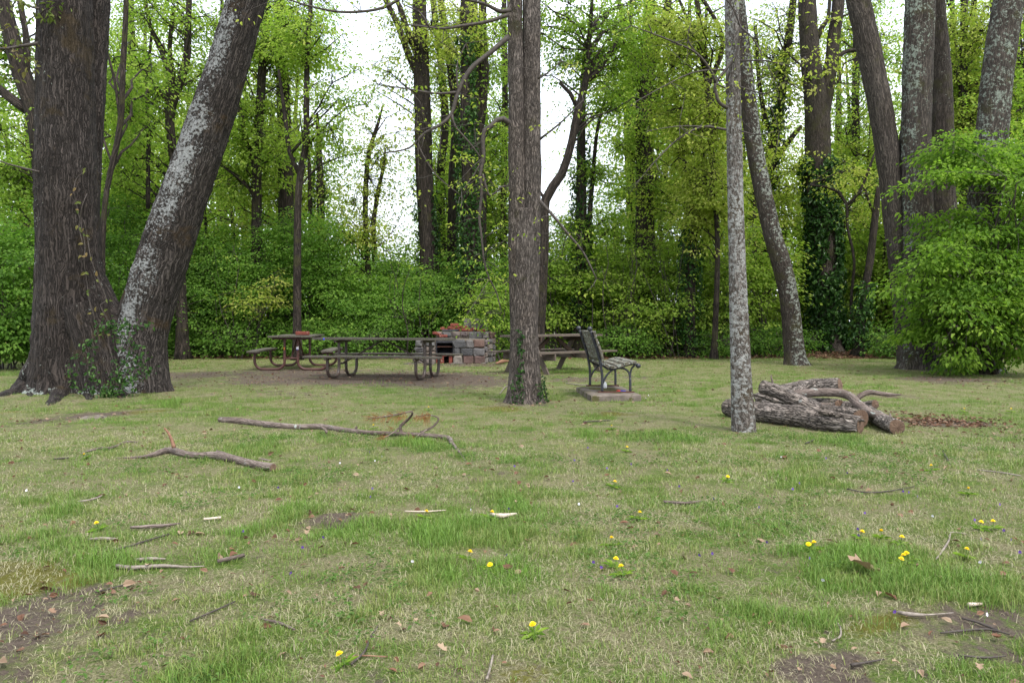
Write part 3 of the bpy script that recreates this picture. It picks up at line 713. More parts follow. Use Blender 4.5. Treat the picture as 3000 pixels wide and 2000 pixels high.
BR = [([(1172, 22), (1150, 27), (1112, 9), (1060, -4), (1000, -30)], 6, 2), ([(1168, 34), (1120, 50), (1060, 60), (1020, 66), (985, 63), (930, 56)], 5, 1.5), ([(985, 63), (965, 30), (925, 10)], 3, 1),
      ([(1168, 85), (1130, 118), (1082, 158), (1052, 212), (1037, 262), (1010, 288), (975, 306), (940, 340), (880, 352)], 6.5, 1.5), ([(1037, 262), (1045, 290), (1080, 330), (1110, 370)], 3.5, 1.2), ([(1052, 212), (1000, 215), (940, 205), (870, 195)], 3.5, 1),
      ([(1170, 284), (1156, 273), (1142, 276), (1128, 290), (1113, 300), (1109, 325), (1111, 360), (1103, 400), (1106, 445), (1101, 500), (1107, 550), (1112, 600), (1124, 640), (1140, 670), (1152, 720)], 7, 1.), ([(1108, 400), (1125, 450), (1150, 430), (1168, 425)], 3, 1.5), ([(1110, 360), (1090, 400), (1060, 440)], 2.5, 1),
      ([(923, -5), (880, 18), (830, 27), (773, 27), (710, 14), (655, -3)], 4, 1.5), ([(1240, 462), (1270, 495), (1303, 535), (1340, 580), (1370, 640)], 4, 1.5), ([(1235, 180), (1255, 170), (1290, 140)], 3, 1),
      ([(1240, 320), (1290, 280), (1340, 230)], 3, 1), ([(1052, 212), (1050, 150), (1070, 100)], 2.5, 1), ([(975, 306), (960, 330), (1000, 400), (1060, 450)], 2.5, 1)]
for pts, r0, r1 in BR:
    q, _ = px_path([(a, b, 1, DC - .2 - .0015 * abs(a - 1200)) for a, b in pts], DC)
    tube(br, q, np.linspace(r0, r1, len(q)) / FPX * DC, 8, .08, .1, 6., seed=24)
    if pts[0][0] > 1240 or r0 > 9: continue
    m_ = len(q) * 2; k = rng.integers(len(q) // 3, len(q), m_)
    cl = q[k] + rng.normal(0, .22, (m_, 3))
    for a_, b_ in zip(q[k], cl): tube(br, [a_, (a_ + b_) / 2 + rng.normal(0, .03, 3), b_], [.005, .004, .003], 4, .2)
    sprays(lb, cl, norm(rng.normal(0, 1, cl.shape)), 6, .13, .05, LEAF2)
hi = np.array([P(x, y, 11 + rng.normal(0, 1.)) for x, y in zip(rng.uniform(800, 1650, 110), rng.uniform(-1000, -250, 110))])
for q in hi[:22]: limb(br, Cb[-2] if q[0] > 0 else Ca[-2], q, .04, .01, 6, seed=4)
sprays(lb, hi, norm(rng.normal(0, 1, hi.shape)), 9, .3, .09)
br.build('branches', M['twig'], tc_, smooth=True); lb.build('crown', M['yellow'], tc_)
ivy('ivy sprigs creeping round the base of the centre double stem tree', C, R * 1.08, .02, .36, 190, .03, .04, .45, (math.pi * 1.25, math.pi * 2.05), seed=31)
ti = ivy('narrow ivy strand climbing the lower front of the centre tree', C, R * 1.02, .3, 1.0, 90, .02, .045, .25, (math.pi * 1.36, math.pi * 1.46), seed=33, nstem=1)

# --- slim lichen tree, right foreground
DS = 8.15
def lich_slim(Nn, V): return .75 + .35 * (n2(V[:, 0] * 3, V[:, 2], 1.5, 3) - .5)
C, R = px_path([(1709, 990, 27), (1706, 935, 26), (1702, 860, 23.5), (1697, 720, 21), (1692, 560, 18.5), (1688, 400, 17.5), (1684, 200, 17), (1681, 0, 16), (1676, -300, 14), (1670, -800, 9)], DS); C[0][2] = -.12
tsl = thing('slim_lichen_tree', (C[0][0], C[0][1], 0), 'slim straight tree with pale grey lichen bark standing in front of the log pile', 'tree')
mb = MB(); tube(mb, C, R, 60, .03, .05, 3., .006, (.09, .55, 6, .9), 41, lich=lich_slim); mb.build('trunk', M['bark_slim'], tsl, smooth=True)
br = MB(); lb = MB()
for pts, r0, r1 in [([(1670, 248), (1652, 236), (1645, 215), (1643, 192), (1667, 160), (1690, 128), (1698, 90), (1700, 61), (1683, 19), (1660, -10)], 4.5, 1.5), ([(1643, 192), (1635, 166), (1600, 123), (1545, 96), (1497, 77), (1450, 60)], 3.5, 1),
                    ([(1668, 298), (1619, 291), (1580, 305), (1545, 330), (1505, 370), (1480, 400)], 3, .8), ([(1667, 160), (1600, 165), (1540, 190), (1450, 240)], 2.2, .7), ([(1700, 140), (1760, 140), (1810, 150), (1850, 130)], 2.2, .7),
                    ([(1700, 61), (1730, 90), (1750, 130), (1750, 180)], 2.5, .8), ([(1600, 123), (1580, 90), (1590, 40)], 2, .7), ([(1698, 300), (1740, 310), (1790, 300)], 2, .7), ([(1619, 291), (1560, 290), (1490, 300)], 1.8, .6), ([(1700, 200), (1760, 215), (1800, 190)], 2, .6), ([(1643, 192), (1660, 200), (1672, 205)], 2, 1.5)]:
    q, _ = px_path([(a, b, 1, DS - .1 - .002 * abs(a - 1680)) for a, b in pts], DS); tube(br, q, np.linspace(r0, r1, len(q)) / FPX * DS, 7, .06, .1, 6., seed=42)
    m_ = len(q) * 2; k = rng.integers(len(q) // 3, len(q), m_); cl = q[k] + rng.normal(0, .13, (m_, 3))
    for a_, b_ in zip(q[k], cl): tube(br, [a_, (a_ + b_) / 2 + rng.normal(0, .02, 3), b_], [.0035, .003, .002], 4, .2)
    sprays(lb, cl, norm(rng.normal(0, 1, cl.shape)), 4, .07, .032, LEAF2)
br.build('branches', M['twig'], tsl, smooth=True); lb.build('crown', M['yellow'], tsl)

# --- leaning tree behind the log pile
_, C, R = tree('leaning_tree', 'tree leaning left with mottled lichen bark standing behind the log pile', 20.1,
     [(1830, 838, 27), (1824, 800, 23), (1811, 677, 21), (1790, 590, 21.5), (1771, 525, 20.5), (1735, 350, 19), (1716, 210, 18), (1694, 0, 16), (1660, -250, 13), (1620, -500, 8)], bark='bark_slant', seg=56, ridge=.014, step=.07,
     flare=(.22, .6, 6, 2.2), seed=51, crown=[(1640, -300, 260, 150, 0, 60)], lich=lambda Nn, V: np.clip(.45 + .6 * np.clip(Nn[:, 0] * .5 - Nn[:, 1] * .8, 0, 1), 0, 1), leaf='yellow')

# --- right cluster of big trunks
lr = lambda Nn, V: np.clip(.4 + .45 * (V[:, 2] / 8) + .3 * np.clip(-Nn[:, 0], 0, 1), 0, 1.1)
tree('big_trunk_tree', 'tallest thick grey straight trunk rising beside the bright green bush at right', 18.3,
     [(2112, 846, 39), (2110, 800, 35), (2106, 741, 33), (2108, 640, 34), (2109, 525, 34), (2104, 350, 32), (2107, 175, 32.5), (2114, 0, 32.5), (2120, -300, 28), (2140, -700, 14)], bark='bark_right', seg=84, ridge=.02, step=.06, flare=(.3, .75, 6, .6), seed=61, lich=lr, crown=[(2100, -450, 300, 180, 0, 60)])
tree('slanting_trunk_tree', 'thick trunk slanting left that joins the straight grey trunk at right near the ground', 18.55,
     [(2092, 842, 26), (2076, 740, 21), (2063, 620, 20), (2055, 525, 22), (2039, 350, 26), (2008, 175, 26.5), (1970, 0, 26), (1900, -250, 22), (1830, -500, 12)], stems=[[(2062, 480, 8), (2072, 330, 8), (2090, 230, 7), (2098, 160, 5), (2085, 90, 4)]],
     bark='bark_right', seg=70, ridge=.016, step=.07, flare=(.3, .3, 5, .3), seed=64, lich=lambda Nn, V: np.full(len(V), .3), crown=[(1850, -420, 260, 150, 0, 50)])
tree('dark_trunk_tree', 'dark brown trunk half hidden behind the straight grey trunk at right', 19.9,
     [(2170, 842, 32), (2166, 500, 28), (2163, 315, 26), (2160, 175, 24), (2146, 0, 22), (2130, -300, 17), (2120, -600, 9)], bark='bark_slant', seg=48, ridge=.016, step=.1, seed=67, crown=[(2200, -400, 240, 150, 1, 50)])
tree('lichen_trunk_tree', 'thick trunk leaning right with green grey lichen at the right edge above the bush', 17.6,
     [(2248, 850, 38), (2258, 500, 35), (2275, 350, 34), (2291, 175, 33.5), (2317, 0, 32), (2370, -300, 26), (2440, -600, 14)], bark='bark_right', seg=70, ridge=.018, step=.07, seed=70, lich=lambda Nn, V: np.full(len(V), .95), crown=[(2380, -420, 240, 150, 0, 50)])

# --- ivy-clad fork tree
_, Ci, Ri = tree('forked_tree', 'forked tree with ivy covered lower trunk left of the slanting grey trunk', 27.,
     [(1895, 812, 36), (1895, 700, 31), (1890, 525, 29), (1880, 385, 29), (1876, 245, 27), (1862, 140, 22), (1854, 0, 20), (1848, -250, 17), (1845, -500, 9)],
     stems=[[(1884, 290, 18), (1896, 220, 17), (1908, 150, 15), (1916, 80, 14), (1926, 0, 14), (1940, -250, 10), (1960, -450, 6)], [(1876, 90, 6), (1890, 60, 6), (1902, 40, 4), (1908, -30, 4)], [(1908, 150, 6), (1940, 120, 5), (1980, 115, 3)]],
     bark='bark_slant', lich=lambda Nn, V: np.full(len(V), .1), seg=48, ridge=.02, step=.15, seed=73, crown=[(1880, 120, 190, 180, 0, 110), (1850, -350, 240, 160, 0, 50)], leaf='yellow', lsize=.13, gap=.42)
ivy('dark ivy sheathing the lower trunk of the forked tree behind the lawn', Ci, Ri, 0.05, 6.4, 6500, .2, .15, .25, seed=75)

# --- background trees (x, y and radius read off the photo, distance chosen by size of trunk)
BG = [
 # name, label, D, trunk, stems, crowns, leaf, group, ivyspec
 ('dark_leaning_tree', 'dark tree with black limbs leaning left behind the massive left trunk', 20, [(112, 845, 24), (105, 500, 22), (85, 280, 21), (50, 170, 20), (20, 60, 17), (0, -40, 14), (-50, -300, 8)],
  [[(75, 260, 12), (30, 230, 11), (-20, 190, 9)], [(60, 190, 8), (62, 100, 7), (45, 0, 6)]], [(30, 120, 130, 130, 1, 60), (20, 350, 90, 110, 0, 90), (60, 560, 120, 120, 1, 130)], 'spring'),
 ('thin_grey_tree', 'thin pale crooked stem seen between the two big left trunks', 19, [(238, 830, 7), (236, 560, 6), (245, 440, 6), (262, 360, 6), (277, 280, 6.5), (283, 150, 6.5), (290, 0, 5.5), (292, -200, 4)], [[(277, 280, 4), (262, 180, 3), (240, 100, 2)]], [(290, 240, 90, 160, 2, 60)], 'spring'),
 ('forked_maple', 'slender maple with many upright forks between the upright and leaning left trunks', 23, [(420, 830, 14), (412, 560, 11), (402, 400, 10), (390, 270, 10.5), (405, 215, 10), (428, 140, 9), (433, 40, 7), (440, -200, 5)],
  [[(395, 250, 8), (392, 180, 7), (372, 120, 6), (345, 60, 5), (330, -20, 4)], [(340, 480, 5), (342, 330, 5), (360, 280, 4)], [(342, 330, 5), (338, 200, 4), (350, 60, 3)], [(405, 215, 5), (390, 110, 5), (400, 20, 4)]],
  [(350, 150, 150, 190, 0, 150), (420, 60, 130, 120, 1, 80), (330, 400, 120, 110, 1, 130)], 'spring'),
 ('far_left_maple', 'leafy maple filling the gap beyond the thin pale stem at left', 29, [(300, 805, 12), (300, 500, 10), (305, 250, 9), (300, 0, 7), (300, -200, 4)], [], [(300, 200, 130, 220, 0, 220), (250, 480, 120, 100, 0, 110)], 'spring'),
 ('green_maple', 'leafy maple standing just right of the leaning left trunk', 25, [(585, 820, 16), (590, 600, 13), (590, 400, 11), (600, 200, 10), (612, 0, 8), (620, -200, 5)], [[(590, 400, 7), (560, 300, 6), (540, 180, 5)]], [(600, 130, 110, 170, 0, 170), (560, 350, 130, 120, 0, 170), (700, 60, 90, 110, 1, 70)], 'spring'),
 ('straight_dark_tree', 'straight dark trunk behind the large dome shaped shrub', 27, [(660, 815, 22), (658, 600, 19), (657, 480, 18), (655, 350, 16), (650, 200, 15), (642, 0, 13), (640, -250, 8)], [], [(640, 180, 130, 190, 0, 130), (620, 420, 130, 80, 1, 80)], 'yellow'),
 ('y_shaped_tree', 'smooth grey tree forking in a Y above the large dome shaped shrub', 22.5, [(682, 825, 10), (683, 600, 9), (684, 480, 8.5), (690, 400, 8), (703, 330, 7.5), (704, 250, 7), (706, 120, 6), (713, 20, 5), (718, -150, 3)],
  [[(689, 400, 6), (665, 350, 5), (655, 270, 5), (640, 160, 3)], [(668, 352, 4), (688, 330, 4), (700, 300, 3.5)], [(703, 300, 4), (745, 262, 2.2), (780, 225, 1.2)]], [(720, 140, 90, 120, 0, 45), (750, 310, 100, 80, 0, 36), (700, 60, 90, 80, 0, 40), (810, 200, 80, 90, 0, 16)], 'spring'),
 ('ivy_post_tree', 'short ivy wrapped trunk right of the Y shaped grey tree', 27, [(740, 815, 12), (738, 600, 10), (736, 450, 9), (732, 320, 6), (728, 260, 3)], [[(715, 600, 7), (712, 430, 5), (708, 330, 3)]], [(750, 400, 60, 80, 0, 25)], 'spring', (0.2, 6.4, 1000, .2, .11, .32, 'ivy covering the short trunk right of the Y shaped grey tree')),
 ('small_gap_tree', 'small thin tree standing alone in the bright sky gap', 26, [(848, 815, 8), (845, 620, 7), (840, 540, 6), (840, 430, 6), (848, 350, 5.5), (868, 285, 4), (880, 240, 2)],
  [[(860, 600, 6), (858, 520, 5.5), (868, 440, 5), (880, 390, 4), (885, 340, 2)]], [(870, 310, 85, 80, 0, 34), (860, 440, 90, 70, 0, 36), (820, 540, 110, 60, 0, 60)], 'yellow'),
 ('thick_dark_tree', 'thick dark trunk at the right edge of the bright sky gap', 26, [(988, 815, 24), (986, 600, 21), (975, 420, 20), (972, 300, 20), (968, 150, 18), (963, 0, 16), (960, -250, 10)],
  [[(966, 180, 10), (940, 130, 8), (915, 60, 7), (890, 10, 6), (860, -60, 4)], [(966, 140, 9), (935, 70, 7), (920, 20, 6), (900, -20, 4)], [(975, 420, 6), (960, 445, 4), (945, 430, 2)]], [(960, 60, 130, 90, 0, 60), (930, 190, 90, 90, 0, 30)], 'yellow', (2.2, 5.6, 900, .12, .11, .46, 'ivy on the thick dark trunk beside the sky gap')),
 ('slender_tree', 'slender trunk just right of the thick dark trunk', 30, [(1015, 805, 12), (1013, 560, 11), (1012, 400, 10), (1022, 280, 9), (1010, 120, 8), (995, 0, 7), (990, -200, 4)], [], [(1020, 200, 70, 150, 0, 60), (1010, 420, 60, 100, 0, 60)], 'spring'),
 ('crooked_tree', 'crooked trunk between the slender trunk and the ivy column', 28, [(1035, 810, 15), (1040, 560, 13), (1042, 400, 12), (1048, 300, 12), (1038, 170, 10), (1020, 60, 9), (1005, -50, 7)], [[(1045, 440, 7), (1065, 520, 6), (1060, 600, 5)]], [(1040, 100, 90, 120, 0, 60)], 'yellow'),
 ('ivy_column_tree', 'trunk wrapped in dark ivy left of the centre double stem tree', 24.5, [(1082, 822, 20), (1082, 600, 17), (1078, 450, 15), (1070, 300, 12), (1068, 150, 10), (1066, 0, 9), (1060, -200, 5)], [], [(1070, 60, 70, 90, 0, 30)], 'yellow', (0.3, 9.5, 3400, .22, .12, .3, 'dense dark ivy column left of the centre double stem tree')),
 ('grey_double_tree', 'grey trunk splitting upward close left of the centre double stem tree', 26, [(1100, 815, 20), (1100, 560, 18), (1100, 400, 17), (1096, 260, 15), (1088, 120, 13), (1085, 0, 12), (1080, -200, 7)], [[(1100, 300, 12), (1112, 180, 11), (1108, 60, 10), (1112, -100, 7)]], [(1120, 120, 80, 130, 0, 50), (1140, 340, 70, 90, 0, 50)], 'spring'),
 ('hidden_green_tree', 'thin leafy tree touching the left side of the centre trunk', 29, [(1156, 805, 9), (1156, 500, 8), (1160, 250, 7), (1158, 0, 6), (1160, -150, 4)], [], [(1155, 250, 60, 200, 0, 110), (1150, 500, 70, 110, 0, 110)], 'spring'),
 ('bent_black_tree', 'black bent tree curving up to the right beside the centre trunk', 22, [(1236, 828, 12), (1243, 700, 12), (1250, 560, 11), (1253, 460, 11), (1290, 400, 10), (1312, 330, 9), (1328, 250, 9), (1345, 190, 8), (1352, 110, 6), (1360, 0, 4)],
  [[(1328, 250, 6), (1310, 215, 5), (1285, 190, 4)], [(1345, 190, 5), (1385, 150, 4), (1420, 90, 3)], [(1253, 460, 4), (1240, 440, 3), (1215, 400, 2)]], [(1360, 130, 150, 130, 1, 120), (1300, 20, 110, 90, 0, 50), (1430, 60, 90, 100, 2, 50), (1400, 230, 60, 40, 0, 20)], 'spring'),
 ('upright_ivy_tree', 'upright ivy clad trunk behind the black bent tree', 25, [(1330, 820, 15), (1335, 600, 13), (1335, 450, 12), (1335, 330, 10), (1338, 220, 8), (1345, 100, 5)], [[(1350, 560, 6), (1362, 400, 5), (1372, 300, 4), (1390, 230, 3)]], [(1370, 390, 70, 50, 0, 26), (1350, 520, 90, 50, 0, 40)], 'spring', (0.5, 6.8, 1500, .2, .11, .33, 'ivy on the upright trunk behind the black bent tree')),
 ('broad_dark_tree', 'broad dark trunk with high forks midway between centre tree and slim lichen tree', 27, [(1482, 812, 27), (1482, 600, 23), (1481, 480, 21), (1480, 350, 20), (1478, 250, 19), (1487, 130, 16), (1492, 0, 13), (1500, -250, 8)],
  [[(1482, 200, 13), (1508, 110, 11), (1530, 30, 9), (1545, -60, 7)], [(1474, 200, 12), (1460, 130, 9), (1440, 70, 7), (1420, 0, 5)], [(1500, 240, 6), (1545, 150, 5), (1580, 60, 4)]], [(1490, 180, 150, 180, 0, 260), (1440, 330, 70, 60, 0, 24), (1540, 420, 90, 90, 0, 90)], 'spring'),
 ('ivy_snag', 'crooked stem with black ivy clumps left of the slim lichen tree', 24, [(1585, 822, 12), (1585, 650, 11), (1590, 560, 10), (1608, 460, 9), (1615, 390, 7), (1625, 300, 4)], [], [(1610, 380, 90, 90, 0, 70)], 'yellow', (0.4, 6., 1400, .28, .12, .42, 'black green ivy clumps on the crooked stem left of the slim lichen tree')),
 ('yellow_green_tree', 'yellow green young tree directly left of the slim lichen tree', 23, [(1640, 824, 7), (1648, 560, 6), (1635, 350, 6), (1620, 150, 8), (1600, 0, 6), (1570, -150, 4)], [[(1625, 200, 6), (1660, 90, 5), (1590, -40, 4)], [(1620, 150, 5), (1585, 60, 4), (1560, 0, 3)]], [(1600, 260, 100, 140, 0, 150), (1580, 80, 110, 120, 0, 120), (1630, 470, 80, 110, 0, 110)], 'yellow'),
 ('ivy_limb_tree', 'ivy draped tree between the slim lichen tree and the forked tree', 29, [(1760, 805, 15), (1758, 560, 13), (1765, 400, 12), (1790, 250, 11), (1805, 130, 10), (1822, 0, 8), (1830, -200, 5)], [[(1765, 400, 8), (1800, 340, 7), (1840, 290, 5)], [(1765, 300, 6), (1745, 200, 5), (1735, 60, 4)]], [(1770, 160, 100, 160, 0, 120), (1780, 440, 80, 110, 0, 90)], 'yellow', (3., 11., 2300, .25, .13, .42, 'ivy hanging along the tree between the slim lichen tree and the forked tree')),
 ('crooked_sapling', 'crooked thin sapling with arching twigs right of the forked tree', 24.5, [(1966, 820, 3), (1955, 700, 3.4), (1962, 600, 3.2), (1946, 520, 3.2), (1945, 470, 3.5), (1925, 440, 4.5), (1900, 430, 3), (1860, 425, 2)], [[(1946, 470, 4), (1975, 440, 3.5), (1995, 390, 3), (2010, 350, 2)], [(1985, 430, 3), (2000, 475, 3), (2012, 500, 2)]], [(1940, 400, 90, 60, 0, 14), (1990, 470, 60, 60, 0, 9)], 'yellow'),
 ('pale_snag', 'pale leaning broken snag with ivy behind the lawn at right', 24, [(1970, 822, 11), (1978, 740, 10), (1985, 680, 9), (1998, 600, 8.5), (2010, 500, 8), (2018, 430, 5)], [], [], 'spring', (0.3, 2.2, 900, .2, .11, .3, 'ivy smothering the foot of the pale leaning snag')),
 ('right_gap_tree', 'leafy tree filling the gap between forked tree and slanting grey trunk', 32, [(1975, 800, 12), (1970, 500, 10), (1965, 250, 9), (1970, 0, 7), (1975, -150, 4)], [], [(1970, 300, 100, 150, 0, 170), (1980, 70, 100, 130, 1, 140), (1960, 560, 100, 130, 0, 150)], 'spring'),
 ('right_edge_tree', 'yellow green tree between the dark trunk and the lichen trunk at right', 26, [(2215, 815, 14), (2215, 500, 12), (2212, 250, 10), (2215, 0, 8), (2215, -200, 5)], [], [(2215, 110, 90, 170, 0, 190), (2220, 300, 90, 90, 0, 120), (2350, 150, 60, 220, 2, 120)], 'yellow'),
 ('corner_tree', 'green tree at the far right edge behind the lichen trunk', 28, [(2368, 810, 16), (2365, 400, 13), (2362, 100, 10), (2360, -150, 7)], [], [(2350, 260, 60, 190, 0, 160)], 'spring'),
]
for i, e in enumerate(BG):
    nm, lab, D, tr_, st_, cr_, lf = e[:7]
    _, C, R = tree(nm, lab, D, tr_, st_, cr_, leaf=lf, seg=18, seed=100 + 3 * i, cmul=2.25, lsize=.092, step=.35, ridge=.01, gap=.5, per=19, crad=.34, rough=.06, limbr=.06)
    if len(e) > 7:
        z0, z1, cnt, off, sz, thr, il = e[7]; ivy(il, C, R, z0, z1, cnt, off, sz, thr, seed=200 + i, nstem=3)

# --- far wood behind, seen as one pale mass of trees one can still tell apart
def protocrown(seed, w, h, z0, ncl, per, size, trunk_r, leaf, gap=.48):
    o = thing('far_tree', (0, 0, 0), 'far tree', 'tree', 'far trees closing the view')
    mb = MB(); tube(mb, [(0, 0, -.2), (.1, 0, h * .3), (-.1, .1, h * .6), (.1, 0, h * .95)], [trunk_r, trunk_r * .8, trunk_r * .6, trunk_r * .2], 10, .6, .06, flare=(.4, .6, 5, 1))
    tube(mb, [(0, 0, h * .35), (w * .3, .2, h * .55), (w * .45, .3, h * .8)], [trunk_r * .5, trunk_r * .35, .03], 7, .6)
    tube(mb, [(0, 0, h * .42), (-w * .3, -.2, h * .6), (-w * .5, .1, h * .85)], [trunk_r * .5, trunk_r * .35, .03], 7, .6)
    cl, ou = crown_clusters([((0, 0, z0 + (h - z0) * .5), (w, w, (h - z0) * .55), ncl)], seed, gap)
    for q in cl[rng.choice(len(cl), min(26, len(cl)), replace=False)]:
        zt = max(h * .2, q[2] - .8); limb(mb, (0, 0, zt), q, .05, .012, 5, seed=3)
    lb = MB(); sprays(lb, cl, ou, per, .5, size)
    mb.build('trunk', M['bark_bg'], o, smooth=True); lb.build('crown', M[leaf], o); return o
protos = [protocrown(301, 3.2, 15, 1.5, 460, 18, .13, .28, 'spring'), protocrown(302, 2.8, 17, 3., 400, 18, .13, .32, 'yellow'), protocrown(303, 3.6, 12, 1., 480, 18, .13, .2, 'spring')]
FAR = [(-60, 36, 1, 0, 'behind the far left edge'), (60, 42, .95, 1, 'behind the massive left trunk'), (180, 46, 1.1, 2, 'seen over the shrub left of the thin pale stem'), (270, 40, 1, 0, 'seen between the big left trunks'), (380, 45, 1., 1, 'behind the leaning left trunk'),
       (470, 38, 1., 2, 'just right of the leaning left trunk'), (560, 44, 1., 0, 'behind the leafy maple'), (640, 50, .95, 1, 'behind the straight dark trunk'), (740, 52, .55, 2, 'low in the sky gap, left'), (850, 54, .42, 0, 'lowest in the middle of the sky gap'), (930, 50, .5, 2, 'low by the thick dark trunk'),
       (1030, 46, .85, 1, 'behind the slender trunk'), (1120, 44, .9, 0, 'behind the grey splitting trunk'), (1230, 56, .5, 2, 'behind the centre trunk'), (1330, 50, .5, 0, 'low behind the black bent tree'), (1410, 52, .5, 1, 'low between bent tree and broad dark trunk'), (1500, 44, 1.25, 2, 'behind the broad dark trunk'),
       (1580, 42, 1.1, 1, 'behind the crooked ivy stem'), (1670, 46, .9, 0, 'behind the slim lichen tree'), (1750, 44, .75, 1, 'behind the leaning mottled tree'), (1840, 48, .95, 2, 'left of the forked tree'), (1930, 42, 1.1, 0, 'right of the forked tree'), (2010, 46, 1., 1, 'behind the slanting grey trunk'),
       (2100, 38, 1., 2, 'behind the straight grey trunk'), (2190, 36, 1.15, 0, 'right of the dark trunk'), (2280, 38, 1.05, 1, 'behind the lichen trunk'), (2370, 34, 1., 2, 'at the far right edge'), (1450, 46, 1.25, 1, 'high behind the broad dark trunk left side'), (1620, 38, 1.1, 0, 'behind the yellow green young tree'), (2240, 44, 1.3, 1, 'high between dark trunk and lichen trunk'),
       (510, 50, 1.3, 1, 'high behind the leafy maple left side'), (680, 46, 1.05, 0, 'behind the Y shaped tree'), (330, 52, 1.4, 0, 'highest in the twin tree gap'), (1080, 52, 1.2, 0, 'high behind the grey splitting trunk')]
shape_w = ['dense green', 'yellow green', 'broad low green']
for i, (x, D, s, k, where) in enumerate(FAR):
    o = protos[k] if i in (0, 1, 2) and k == [0, 1, 2][i] else copy_tree(protos[k])
    p = P(x, 736, D); o.location = (p[0], p[1], 0); o.rotation_euler = (0, 0, rng.random() * 6.28); o.scale = (s * 1.05, s * 1.05, s)
    o['label'] = shape_w[k] + ' distant tree ' + where

# ------------------------------------------------------------------ shrubs
def shrub(name, label, els, leaf='shrub', ncl=700, per=19, size=.082, crad=.34, seed=1, stems=11, gap=.465, shell=.35, flat=.15, base=(0, 0), shape=LEAF1, group=None, hi=None, srad=.02, tilt=.4, cat='shrub'):
    t = thing(name, (base[0], base[1], gzs(base[0], base[1])), label, cat, group)
    tot = sum(e[1][0] * e[1][2] for e in els)
    cl, ou = crown_clusters([(c, r, int(ncl * r[0] * r[2] / tot)) for c, r in els], seed, gap, shell)
    mb = MB(); pp = []
    for i in range(stems):
        q = cl[rng.integers(len(cl))]; a = rng.random() * 6.28; b0 = np.array([base[0] + .25 * math.cos(a), base[1] + .25 * math.sin(a), -.05])
        pp.append(limb(mb, b0, q, srad, srad * .3, 6, .22, -.25, .3, seed=seed))
    pp = np.concatenate(pp)
    for q in cl[rng.choice(len(cl), min(len(cl), 160), replace=False)]:
        a = pp[((pp - q) ** 2).sum(1).argmin()]; tube(mb, [a, (a + q) / 2 + rng.normal(0, .05, 3), q], [.008, .006, .004], 3, 9., cap=False)
    mb.build('stems', M['twig'], t, smooth=True)
    lb = MB(); sprays(lb, cl, ou, per, crad, size, shape, flat=flat, droop=.2, tilt=tilt); lb.build('foliage', M[leaf], t)
    return t
def pe(x, y, rx, ry, D, deep=None):
    return (P(x, y, D), (rx / FPX * D, (deep or (rx / FPX * D) * .8), ry / FPX * D))

shrub('dome_shrub', 'large dome shaped green shrub behind the small red brown picnic table', [pe(690, 640, 175, 150, 25.5, 2.), pe(560, 700, 140, 110, 25.2, 1.6), pe(800, 720, 130, 95, 25., 1.6), pe(700, 570, 120, 85, 25.4, 1.5)],
      leaf='dome', ncl=2500, seed=401, base=(-6.4, 25.5), stems=16, srad=.035, gap=.37)
shrub('shaded_shrub', 'dark shaded shrub between the leaning left trunk and the dome shaped shrub', [pe(440, 700, 120, 110, 24.6, 1.6), pe(500, 600, 90, 70, 25.2, 1.4)], ncl=900, seed=404, base=(-9.2, 24.8), stems=12)
shrub('arching_shrub', 'shrub with arching light sprays directly behind the stone fireplace', [pe(960, 730, 140, 85, 25, 1.6), pe(1090, 690, 110, 110, 25.2, 1.5), pe(1000, 660, 110, 60, 26, 1.4)], ncl=1300, seed=407, base=(-1.9, 25.), stems=12)
shrub('yellow_twig_sapling', 'young sapling with yellow green leaf sprays in front of the dome shrub left side', [pe(585, 690, 70, 40, 23.4, .9), pe(640, 660, 30, 30, 23.4, .5)], leaf='yellow', ncl=55, seed=410, base=(P(565, 736, 23.4)[0], 23.4), stems=4, gap=.3)
shrub('fireplace_shrub', 'light green sapling growing beside the right side of the stone fireplace', [pe(1130, 740, 60, 70, 21.9, .7), pe(1095, 705, 50, 40, 22.3, .6), pe(1150, 660, 50, 60, 22.4, .6)], leaf='spring', ncl=170, seed=411, base=(P(1150, 736, 22)[0], 22.), stems=6, gap=.32)
shrub('bright_bush', 'big bright green maple leaved bush at the right edge in front of the thick trunks', [pe(2255, 600, 150, 190, 16.4, 1.5), pe(2190, 740, 100, 105, 16.1, 1.1), pe(2330, 470, 120, 110, 16.6, 1.4), pe(2150, 450, 70, 60, 16.4, .8), pe(2125, 620, 60, 42, 16., .6), pe(2330, 720, 110, 130, 16., 1.3), pe(2240, 370, 60, 60, 16.8, .7), pe(2170, 340, 45, 40, 16.9, .6), pe(2060, 660, 40, 22, 15.9, .4), pe(2330, 350, 60, 50, 17.2, .6)],
      leaf='bright', ncl=1200, per=24, size=.094, crad=.33, seed=414, base=(P(2260, 736, 16.8)[0], 16.8), stems=34, gap=.475, shell=.5, shape=LEAF2, srad=.03, tilt=.45, cat='bush', flat=.2)
shrub('left_edge_shrub', 'green shrub at the far left edge behind the massive trunk', [pe(40, 640, 130, 150, 18.5, 1.3), pe(20, 760, 110, 70, 18., 1.1)], ncl=900, seed=417, base=(P(30, 736, 18.5)[0], 18.5), stems=9, size=.09, crad=.22)
shrub('fork_gap_shrub', 'green shrub seen through the fork of the twin left trunks', [pe(270, 640, 90, 130, 22, 1.3), pe(260, 520, 80, 80, 23, 1.2)], ncl=600, seed=419, base=(P(270, 736, 22)[0], 22.), stems=8)

